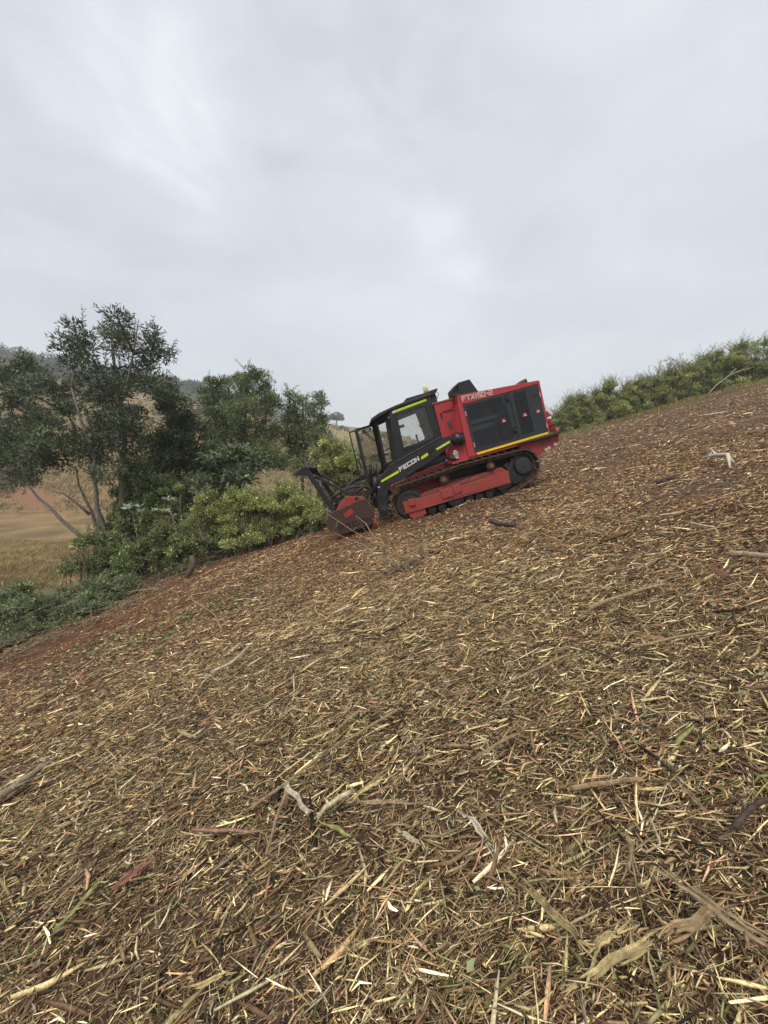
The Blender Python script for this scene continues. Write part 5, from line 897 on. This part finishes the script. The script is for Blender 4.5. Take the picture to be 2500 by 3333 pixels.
# the loop runs top row towards the tail, so shoe normals point outward for z up there
for side in (-1, 1):
    make_track(side)
    yo, yi = (-.985, -.62) if side < 0 else (.985, .62)
    def Y_(a, b): return (a, b) if side < 0 else (-b, -a)
    fr = SB(); ya, yb = Y_(-.975, -.64)
    fr.prism([(-1.11, .56), (-.82, .56), (0, .56), (1.21, .60), (1.20, .355), (-.05, .355), (-.67, .335), (-1.11, .345)], ya, yb)
    fr.prism([(-.84, .558), (-.6, .63), (1.1, .69), (1.21, .60)], *Y_(-.90, -.68))
    fr.prism([(-1.12, .338), (1.20, .352), (1.20, .335), (-.67, .318), (-1.12, .318)], *Y_(-.995, -.70))
    fr.prism([(-1.05, .315), (-.69, .315), (-.69, .20), (-.8, .165), (-.98, .17), (-1.04, .22)], *Y_(-.965, -.72))
    tf = part('track_frame', fr, 'redlow', bevel=.006)
    for P_, ya_ in (([(-.99, .585), (-.86, .58), (-.87, .445), (-1.0, .455)], -1.02), ([(-.29, .575), (-.04, .585), (-.04, .40), (-.29, .40)], -.998), ([(-.03, .60), (.14, .62), (.135, .43), (-.03, .42)], -.993)):
        bxp = part('cover_plate', SB().prism(P_, *Y_(ya_, -.9)), 'redlow', tf)
    bolts([(x_, z_, .010) for x_, z_ in ((-.26, .42), (-.16, .42), (-.07, .425), (-.005, .45), (.11, .455))], 'pivot', tf, *Y_(-1.01, -.99))
    for P_ in ([(-.19, .31), (-.17, .235), (-.11, .205), (.08, .215), (.14, .245), (.17, .31)], [(.88, .335), (.91, .265), (.97, .235), (1.14, .25), (1.20, .285), (1.22, .335)]):
        part('rock_guard', SB().prism(P_, *Y_(-.97, -.72)), 'black', tf)
    fg = SB().prism([(1.215, .62), (1.215, .34), (1.30, .27), (1.42, .30), (1.72, .44), (1.80, .57), (1.76, .60), (1.70, .50), (1.60, .41), (1.48, .41), (1.37, .50), (1.33, .62)], *Y_(-.955, -.68)).prism([(1.16, .70), (1.24, .75), (1.33, .64), (1.215, .60)], *Y_(-.93, -.7))
    part('drive_guard', fg, 'black', tf)
    dr = SB().cyl(1.54, .605, .175, *Y_(-1.0, -.65), 36).cyl(1.54, .605, .15, *Y_(-1.012, -1.0), 36).cyl(1.54, .605, .022, *Y_(-1.03, -1.012), 12); drp = part('final_drive', dr, 'charcoal', bevel=.01)
    rg = SB()
    for k in range(11):
        a0 = k / 11 * 2 * math.pi; rg.prism([(1.54 + r_ * math.cos(a0 + q), .60 + r_ * math.sin(a0 + q)) for r_, q in ((.21, -.14), (.275, -.05), (.275, .05), (.21, .14))], yc0 := (side * .8 - .03), side * .8 + .03)
    rg.cyl(1.54, .60, .235, *Y_(-.84, -.76), 36); part('drive_sprocket', rg, 'steel')
    iw = SB().cyl(-.96, .475, .30, *Y_(-.90, -.70), 40).cyl(-.96, .475, .345, *Y_(-.83, -.77), 40).frame([(-.96 + .27 * math.cos(a), .475 + .27 * math.sin(a)) for a in np.linspace(0, 6.283, 37)[:-1]], [(-.96 + .22 * math.cos(a), .475 + .22 * math.sin(a)) for a in np.linspace(0, 6.283, 37)[:-1]], *Y_(-.92, -.90))
    part('idler_wheel', iw, 'rubber', bevel=.008)
    for x_, z_ in ((.88, .78), (-.16, .775)):
        cr_ = part('carrier_roller', SB().cyl(x_, z_, .085, *Y_(-.96, -.68), 20), 'pivot', bevel=.008); part('hub_cap', SB().cyl(x_, z_, .048, *Y_(-.985, -.96), 16), 'rust', cr_); part('carrier_bracket', SB().box(x_ - .03, x_ + .03, *Y_(-.74, -.66), .58, z_), 'redlow', cr_)
    for x_ in (-.55, -.33, -.02, .28, .50, .72, 1.04):
        part('track_roller', SB().cyl(x_, .235, .085, *Y_(-.93, -.70), 18).cyl(x_, .235, .035, *Y_(-.945, -.93), 12), 'rubber', bevel=.006)
# ---- cab
def mirror(P): return [(x, -y, z) for x, y, z in P]
cabp = SB()
def post(a, b, w=.05): cabp.bar(a, b, w, w)
SO = [(-.79, 2.44), (.09, 2.51), (.13, 1.66), (.10, 1.30), (-.93, 1.30)]            # side wall outline
SI = [(-.70, 2.345), (-.03, 2.385), (.01, 1.71), (-.04, 1.645), (-.745, 1.63)]
for s in (-1, 1):
    ya, yb = (-.52, -.485) if s < 0 else (.485, .52)
    if s < 0: cabp.frame(SO, SI, ya, yb)
    else: cabp.frame(SO, [(-.62, 2.31), (-.10, 2.37), (-.03, 1.76), (-.08, 1.70), (-.68, 1.66)], ya, yb)
    cabp.prism([(-.84, 2.45), (-.77, 2.44), (-.915, 1.10), (-.985, 1.10)], ya - .004 if s < 0 else ya, yb if s < 0 else yb + .004)
    cabp.bar((-1.13, s * .31, 2.36), (-1.195, s * .31, 1.12), .055, .05)
    cabp.bar((-.80, s * .50, 2.41), (-1.13, s * .31, 2.345), .05, .085)
    cabp.bar((-.95, s * .50, 1.30), (-1.19, s * .31, 1.26), .05, .30)
cabp.box(.07, .125, -.484, .484, 1.30, 2.50)                       # back wall
cabp.box(-.95, .10, -.484, .484, 1.12, 1.32)                       # floor
cabp.box(-1.17, -1.10, -.31, .31, 2.29, 2.36); cabp.box(-1.21, -1.12, -.31, .31, 1.12, 1.28)
cab = part('cab', cabp, 'black', bevel=.01)
df = SB().frame([(-.735, 2.39), (-.005, 2.43), (.035, 1.70), (-.01, 1.60), (-.775, 1.585)], [(-.69, 2.335), (-.06, 2.375), (-.03, 1.77), (-.07, 1.685), (-.725, 1.65)], -.534, -.5205)
cdoor = part('side_window_frame', df, 'black', cab)
ti = SB().frame([(-.695, 2.34), (-.055, 2.38), (-.025, 1.765), (-.065, 1.68), (-.73, 1.645)], [(-.665, 2.26), (-.26, 2.30), (-.22, 2.25), (-.21, 1.70), (-.69, 1.68)], -.5175, -.5145)
part('side_window', SB().prism([(-.69, 2.335), (-.06, 2.375), (-.03, 1.77), (-.07, 1.685), (-.725, 1.65)], -.512, -.508), 'glass', cab, 0)
part('far_window', SB().prism([(-.62, 2.31), (-.10, 2.37), (-.03, 1.76), (-.08, 1.70), (-.68, 1.66)], .500, .504), 'glass', cab, 0)
cg = SB(); cg.add([(-.85, -.475, 2.34), (-1.10, -.325, 2.30), (-1.165, -.325, 1.32), (-.955, -.475, 1.36)], [(0, 1, 2, 3)]); part('corner_window', cg, 'glass', cab, 0)
cg = SB(); cg.add([(-.85, .475, 2.34), (-1.10, .325, 2.30), (-1.165, .325, 1.32), (-.955, .475, 1.36)], [(0, 3, 2, 1)]); part('corner_window', cg, 'glass', cab, 0)
part('stripe', SB().prism([(-.70, 2.455), (.0, 2.515), (.005, 2.468), (-.70, 2.405)], -.5265, -.5225), 'tape', cab, 0); part('stripe_end', SB().prism([(-.775, 2.447), (-.702, 2.455), (-.702, 2.405), (-.775, 2.40)], -.5265, -.5225), 'white', cab, 0)
rf = SB().prism([(-1.27, 2.345), (-1.24, 2.42), (-1.05, 2.485), (-.69, 2.545), (-.45, 2.57), (.12, 2.60), (.13, 2.545), (-.78, 2.475)], -.55, .55)
rf.prism([(-.50, 2.56), (-.40, 2.635), (.08, 2.645), (.10, 2.59)], -.50, .50).prism([(.02, 2.60), (.06, 2.65), (.28, 2.665), (.31, 2.645), (.22, 2.56), (.12, 2.55)], -.53, .53)
roof = part('cab_roof', rf, 'black', cab, .012)
bc = SB().cyl(0, 0, .001, 0, .001); bcn = part('beacon', SB().tube([(.10, -.3, 2.64), (.098, -.3, 2.70)], .058, 20), 'orange', cab, .004)
part('beacon_lens', SB().tube([(.098, -.3, 2.70), (.095, -.3, 2.80), (.094, -.3, 2.815)], [.056, .056, .045], 20), 'green', cab, 0)
part('wiring', SB().tube([(.27, -.45, 2.62), (.31, -.46, 2.55), (.27, -.46, 2.48), (.24, -.46, 2.45)], .007, 6).tube([(.22, -.44, 2.58), (.25, -.44, 2.5), (.21, -.44, 2.42)], .012, 6).box(.13, .24, -.48, -.40, 2.40, 2.56), 'rubber', cab, 0)
stt = SB().prism([(-.42, 1.50), (-.02, 1.50), (.0, 1.42), (-.42, 1.40)], -.24, .24).prism([(-.10, 1.50), (.0, 1.5), (.05, 2.0), (-.02, 2.02)], -.22, .22).prism([(-.30, 1.70), (-.05, 1.70), (-.05, 1.63), (-.30, 1.63)], -.31, -.24)
part('driver_seat', stt, 'seat', cab, .02)
part('control_lever', SB().tube([(-.34, -.28, 1.6), (-.36, -.28, 1.78), (-.35, -.28, 1.85)], [.012, .02, .026], 8).tube([(-.13, -.1, 1.9), (-.22, -.1, 2.06)], .01, 6), 'rubber', cab, 0)
part('screen_sticker', SB().box(-.60, -.44, .480, .4835, 2.13, 2.20), 'orange', cab, 0)
part('door_catch', SB().tube([(-1.13, -.35, 1.70), (-1.02, -.36, 1.72), (-.99, -.36, 1.66)], .014, 6).tube([(-1.0, -.36, 1.76), (-.98, -.36, 1.64)], .016, 6).tube([(-1.15, -.35, 1.62), (-1.05, -.36, 1.60)], .02, 6), 'rubber', cab, 0)
# front door swung open, with side flange, wire guard and wiper
H0 = Vector((-1.175, .33, 0)); hd = Vector((-.50, -.36, 0)); Wd_ = .5; hdn = hd.normalized(); wdt = .60
def dp(u, z): # u 0 at hinge .. 1 at outer post
    lean = -.052 * (2.37 - z); return Vector((H0.x + hdn.x * wdt * u * .86 + lean * .9, H0.y + hdn.y * wdt * u, z))
cd_ = SB(); zt, zb_ = 2.355, 1.19
cd_.bar(dp(0, zt), dp(0, zb_ + .06), .04, .055); cd_.bar(dp(1, zt - .03), dp(1, zb_ - .06), .05, .075); cd_.bar(dp(0, zt), dp(1, zt - .04), .04, .05); cd_.bar(dp(0, zb_ + .06), dp(1, zb_ - .05), .04, .05)
fl = Vector((-.155, .13, 0)); cd_.bar(dp(1, zt - .03) + fl + Vector((0, 0, .0)), dp(1, zb_ - .05) + fl, .03, .03); cd_.bar(dp(1, zt - .04), dp(1, zt - .04) + fl, .03, .03); cd_.bar(dp(1, zb_ - .05), dp(1, zb_ - .05) + fl, .03, .03)
cdo = part('cab_door', cd_, 'black', cab, .006, 'front door swung open')
gp_ = SB(); gp_.add([dp(0, zt), dp(1, zt - .04), dp(1, zb_ - .05), dp(0, zb_ + .06)], [(0, 1, 2, 3)]); gp_.add([dp(1, zt - .04), dp(1, zt - .04) + fl, dp(1, zb_ - .05) + fl, dp(1, zb_ - .05)], [(0, 1, 2, 3)]); gl_ = part('door_glass', gp_, 'glass', cdo, 0)
wm_ = SB(); offy = Vector((0, -.03, 0))
zl, zh = zb_ + .02, zt - .14
for k in range(13):
    u = .04 + k * .92 / 12; wm_.tube([dp(u, zh) + offy, dp(u, zl) + offy], .0055, 4)
for k in range(25):
    z = zl + (zh - zl) * k / 24; wm_.tube([dp(.02, z + .02) + offy, dp(.98, z - .02) + offy], .0055, 4)
wm_.tube([dp(0, zl + .44) + offy, dp(1, zl + .40) + offy], .009, 6); wm_.tube([dp(0, zh + .02) + offy, dp(1, zh - .02) + offy], .009, 6)
part('wire_guard', wm_, 'rubber', cdo, 0)
part('wiper', SB().tube([dp(.55, 2.26) + offy * 1.6, dp(.10, 1.99) + offy * 1.6], .010, 6).tube([dp(.6, 2.23) + offy * 1.6, dp(.16, 1.97) + offy * 1.6], .007, 6).box(*sorted((dp(.66, 2).x, dp(.46, 2).x)), dp(.55, 2).y - .07, dp(.55, 2).y - .02, 2.23, 2.29).box(*sorted((dp(.24, 2).x, dp(.12, 2).x)), dp(.2, 2).y - .06, dp(.2, 2).y - .02, 2.25, 2.31), 'rubber', cdo, 0)
hp = dp(1, 1.72) + fl * .55
part('door_handle', SB().tube([hp + Vector((-.07, -.02, .05)), hp + Vector((.03, -.05, .07)), hp + Vector((.04, -.05, -.04)), hp + Vector((-.04, -.03, -.07))], .014, 6).bar(hp + Vector((-.02, -.03, -.05)), hp + Vector((.0, -.03, -.24)), .03, .045), 'rubber', cdo, .004)
# ---- lift arms
ARM = [(-1.51, 1.18), (-1.37, 1.225), (-1.17, 1.355), (0.0, 1.625), (.20, 1.625), (.245, 1.56), (.20, 1.45), (-.16, 1.27), (-.48, 1.165), (-.71, 1.11), (-.88, 1.04), (-1.0, 1.02), (-1.29, .985), (-1.37, .78), (-1.585, .80)]
for s in (-1, 1):
    ya, yb = (-.945, -.87) if s < 0 else (.87, .945)
    ar = part('lift_arm', SB().prism(ARM, ya, yb).prism([(-1.20, 1.345), (-1.17, 1.375), (0, 1.645), (0.0, 1.622)], ya - .012 if s < 0 else ya, yb if s < 0 else yb + .012), 'black', bevel=.008)
    if s < 0:
        part('stripe', SB().prism([(-1.42, 1.115), (-1.02, 1.222), (-1.02, 1.172), (-1.425, 1.075)], -.9495, -.9455), 'tape', ar, 0)
        part('stripe', SB().prism([(-.495, 1.355), (-.36, 1.405), (-.335, 1.39), (-.345, 1.35), (-.50, 1.305)], -.9495, -.9455), 'tape', ar, 0)
        part('stripe', SB().prism([(-.15, 1.44), (.165, 1.525), (.165, 1.478), (-.14, 1.40)], -.9495, -.9455), 'tape', ar, 0)
        part('scuff', SB().prism([(-.01, 1.478), (.04, 1.49), (.02, 1.44), (-.0, 1.437)], -.9515, -.9497), 'white', ar, 0)
        lettering('lettering', 'FECON', -.985, 1.195, .068, .066, .030, .022, -.947, 'white', ar, slope=.262, italic=.12, extr=.004)
        bolts([(-.76, 1.12, .022), (-.82, 1.105, .016), (-1.12, 1.335, .009), (-1.09, 1.342, .009), (.06, 1.60, .013), (.14, 1.60, .013), (.2, 1.55, .013), (-.33, 1.44, .01)], 'engine', ar, -.955, -.944)
        part('pocket', SB().prism([(-.30, 1.47), (-.20, 1.50), (-.18, 1.40), (-.26, 1.37), (-.33, 1.40)], -.9475, -.9455), 'hole', ar, 0); part('pocket', SB().prism([(-1.42, .985), (-1.25, 1.01), (-1.25, .965), (-1.42, .935)], -.9475, -.9455), 'hole', ar, 0)
        part('pivot_pin', SB().cyl(-1.465, 1.165, .045, -.965, -.94, 16).cyl(-1.465, 1.165, .018, -.975, -.96, 10), 'pivot', ar)
        part('sticker', SB().box(-1.525, -1.475, -.949, -.9455, .985, 1.01), 'white', ar, 0)
    part('arm_knuckle', SB().prism([(-1.59, .80), (-1.38, .78), (-1.40, .60), (-1.44, .44), (-1.52, .37), (-1.64, .40), (-1.64, .60)], ya + .01, yb + .005 if s > 0 else yb).cyl(-1.50, .50, .075, ya - .02, yb + .02).cyl(-1.50, .50, .04, ya - .035, yb + .035), 'black', ar, .008)
    yk = s * .99
    part('tilt_cylinder', SB().tube([(-1.445, yk, 1.47), (-1.52, yk, 1.20)], .038, 14).tube([(-1.515, yk, 1.22), (-1.60, yk, .93)], .046, 14).tube([(-1.60, yk, .93), (-1.66, yk, .74)], .02, 10), 'black', ar, 0)
    part('collar', SB().tube([(-1.512, yk, 1.228), (-1.517, yk, 1.21)], .048, 14), 'engine', ar, 0)
    part('lift_cylinder', SB().tube([(-.62, s * .80, 1.10), (.12, s * .80, 1.215)], .045, 14).tube([(-.9, s * .80, 1.03), (-.6, s * .80, 1.10)], .025, 10), 'rubber', ar, 0)
ctb = part('cross_tube', SB().tube([(-1.47, -.87, .62), (-1.47, .87, .62)], .09, 16), 'black')
# black bag hung over the arm pivot
bgm = SB().tube([(.28, -.90, 1.60), (.32, -.90, 1.56), (.36, -.90, 1.50), (.38, -.90, 1.42), (.37, -.90, 1.375)], [.06, .12, .15, .13, .06], 14)
g = np.random.default_rng(8); bgm.V = [(v[0] + g.normal(0, .010), v[1] + g.normal(0, .010), v[2] + g.normal(0, .010)) for v in bgm.V]
part('pivot_cover', bgm, 'cloth', bevel=0)
# ---- mulching head and push bar
PL = [(-2.62, .765), (-1.88, .885), (-1.80, .83), (-1.75, .70), (-1.735, .55), (-1.755, .36), (-1.90, .325), (-2.06, .31), (-2.38, .29), (-2.56, .31), (-2.66, .37), (-2.725, .50), (-2.70, .60), (-2.655, .70)]
hdm = SB().prism([(-2.48, .77), (-2.40, .86), (-2.225, .935), (-2.215, .985), (-2.14, .99), (-1.87, .895), (-1.78, .72), (-1.80, .38), (-1.95, .36), (-1.98, .66), (-2.2, .74)], -1.10, -.72)
head = part('mulching_head', hdm, 'headr', bevel=.006)
part('rotor_hood', SB().prism([(-2.47, .77), (-2.41, .84), (-2.2, .93), (-1.9, .86), (-1.80, .72), (-1.80, .38), (-1.95, .36), (-1.98, .66), (-2.2, .74)], -.72, 1.10), 'headp', head)
for s in (-1, 1):
    ya, yb = (-1.16, -1.11) if s < 0 else (1.11, 1.16)
    ep = part('end_plate', SB().prism(PL, ya, yb), 'headp', head, .01)
    part('lower_gusset', SB().prism([(-1.80, .42), (-1.735, .44), (-1.73, .33), (-1.80, .33)], ya - .012, yb + .012), 'redlow', head)
    if s < 0:
        part('red_plate', SB().prism([(-2.335, .685), (-2.20, .745), (-2.155, .75), (-2.155, .715), (-2.125, .70), (-2.12, .645), (-2.315, .60), (-2.32, .64), (-2.345, .65)], -1.1645, -1.1605), 'headr', head, 0)
        lettering('cut_lettering', 'FECON', -2.50, .385, .085, .10, .045, .022, -1.1615, 'hole', head, slope=.02, extr=.002)
        bolts([(a, b, .011) for a, b in ((-1.80, .745), (-1.775, .70), (-1.90, .86), (-2.18, .825), (-2.37, .80), (-2.5, .785), (-1.80, .43), (-1.76, .385))], 'bright', head, -1.172, -1.158)
rt_ = SB().tube([(-2.38, -1.10, .50), (-2.38, 1.10, .50)], .14, 20)
for k in range(30):
    a = k * 2.4; yy = -1.05 + k * .0725; rt_.add([(-2.38 + .14 * math.cos(a - .2), yy - .025, .5 + .14 * math.sin(a - .2)), (-2.38 + .21 * math.cos(a), yy - .02, .5 + .21 * math.sin(a)), (-2.38 + .14 * math.cos(a + .2), yy - .025, .5 + .14 * math.sin(a + .2)), (-2.38 + .14 * math.cos(a - .2), yy + .025, .5 + .14 * math.sin(a - .2)), (-2.38 + .21 * math.cos(a), yy + .02, .5 + .21 * math.sin(a)), (-2.38 + .14 * math.cos(a + .2), yy + .025, .5 + .14 * math.sin(a + .2))], [(0, 1, 2), (3, 5, 4), (0, 3, 4, 1), (1, 4, 5, 2), (0, 2, 5, 3)])
part('rotor', rt_, 'steel', head, 0)
mo = SB().tube([(-2.05, -.2, 1.0), (-2.2, -.2, 1.08)], .09, 14).box(-2.2, -1.85, -.25, .35, .9, 1.08).tube([(-2.45, .35, .93), (-2.3, .38, .98)], .07, 12)
part('hydraulic_motor', mo, 'headp', head)
hz = SB()
for (a, b, c, d, r) in (((-2.55, -.55, 1.02), (-2.1, -.5, 1.18), (-1.85, -.45, 1.16), (-1.62, -.4, .95), .032), ((-2.1, -.1, 1.03), (-1.95, -.1, 1.24), (-1.70, -.1, 1.20), (-1.6, -.1, .9), .026), ((-2.2, .2, 1.1), (-1.9, .2, 1.32), (-1.6, .2, 1.34), (-1.2, .1, 1.1), .045),
                        ((-2.6, .3, 1.05), (-2.3, .25, 1.25), (-1.9, .2, 1.28), (-1.4, .15, 1.15), .022), ((-2.0, -.6, .98), (-1.75, -.6, 1.16), (-1.6, -.6, 1.05), (-1.68, -.6, .85), .028), ((-2.35, .1, 1.0), (-2.2, .0, 1.22), (-1.95, -.2, 1.22), (-1.75, -.3, .9), .02)):
    P_ = [Vector(a), Vector(b), Vector(c), Vector(d)]; pts = []
    for i in range(13):
        t = i / 12; pts.append(P_[0] * (1 - t) ** 3 + P_[1] * 3 * t * (1 - t) ** 2 + P_[2] * 3 * t * t * (1 - t) + P_[3] * t ** 3)
    hz.tube(pts, r, 8)
part('hydraulic_hoses', hz, 'rubber', head, 0)
pbm = SB()
for s in (-1, 1):
    y_ = s * 1.0
    pbm.bar((-2.83, y_, 1.78), (-2.52, y_, .82), .06, .105); pbm.cyl(-2.53, .835, .045, y_ - .05, y_ + .05, 14).cyl(-2.815, 1.775, .03, y_ - .045, y_ + .045, 10)
    pbm.bar((-2.69, y_ + s * -.06, 1.565), (-1.99, y_ + s * -.06, .905), .04, .062); pbm.cyl(-2.655, 1.545, .022, y_ - .05, y_ + .05, 8).cyl(-2.0, .91, .035, y_ - .12, y_ + .02, 12)
    pbm.prism([(-3.11, 1.69), (-2.86, 1.81), (-2.80, 1.70), (-2.82, 1.62)], y_ - .02, y_ + .02)
pbm.prism([(-2.84, 1.775), (-2.80, 1.79), (-2.69, 1.765), (-2.70, 1.745)], -.97, .97).prism([(-3.10, 1.70), (-2.86, 1.812), (-2.855, 1.80), (-3.09, 1.685)], -.98, .98)
pbp = part('push_bar', pbm, 'black', head, .006)
part('cross_plate', SB().prism([(-2.80, 1.785), (-2.68, 1.758), (-2.67, 1.735), (-2.79, 1.75)], -.96, -.60).prism([(-2.68, 1.44), (-2.58, 1.415), (-2.58, 1.405), (-2.68, 1.425)], -.96, .96), 'engine', head, 0)
# mulch and dirt caught on the track frame
g = np.random.default_rng(55); v = Veg(55)
n = 700; xx = g.uniform(-.85, 1.15, n); P = np.stack([xx, g.uniform(-.93, -.70, n), .585 + (xx + .85) * .035 + g.random(n) * .05], -1); D = g.normal(size=(n, 3)) * np.array([1, .6, .3])
v.leaves(*leaf_arrays(P, D, g.uniform(.03, .08, n), g.uniform(.006, .012, n), g, np.array((.13, .07, .045)) * np.exp(g.normal(0, .4, (n, 1)))))
n = 420; a_ = g.uniform(1.7, 3.6, n); P = np.stack([-.96 + np.cos(a_) * g.uniform(.36, .47, n), g.uniform(-1.02, -.62, n), .475 + np.sin(a_) * g.uniform(.36, .47, n)], -1); D = g.normal(size=(n, 3))
v.leaves(*leaf_arrays(P, D, g.uniform(.04, .13, n), g.uniform(.006, .012, n), g, np.array((.25, .16, .085)) * np.exp(g.normal(0, .5, (n, 1)))))
link('caught_debris', fast_mesh('caught_debris', np.concatenate(v.LV), [np.concatenate(v.LF)], np.concatenate(v.LC)), chipmat, mach)
# ------------------------------------------------------------------ thin mist over the valley
hzm = bpy.data.materials.new('mist'); hzm.use_nodes = True; t = hzm.node_tree; t.nodes.clear(); o_ = t.nodes.new('ShaderNodeOutputMaterial'); pv = t.nodes.new('ShaderNodeVolumePrincipled')
pv.inputs['Color'].default_value = (.86, .90, .94, 1); pv.inputs['Density'].default_value = .0012; pv.inputs['Anisotropy'].default_value = .0
t.links.new(pv.outputs[0], o_.inputs['Volume'])
zmin = float(GZ.min()) - 1; zmax = max(80.0, float(GZ.max()) + 8)
hb = SB().box(-950, 950, -950, 950, zmin, zmax).build('haze', hzm); tag(hb, 'thin grey mist hanging over the valley', 'mist', kind='stuff')
print('terrain range', GZ.min(), GZ.max(), 'objects', len(bpy.data.objects))
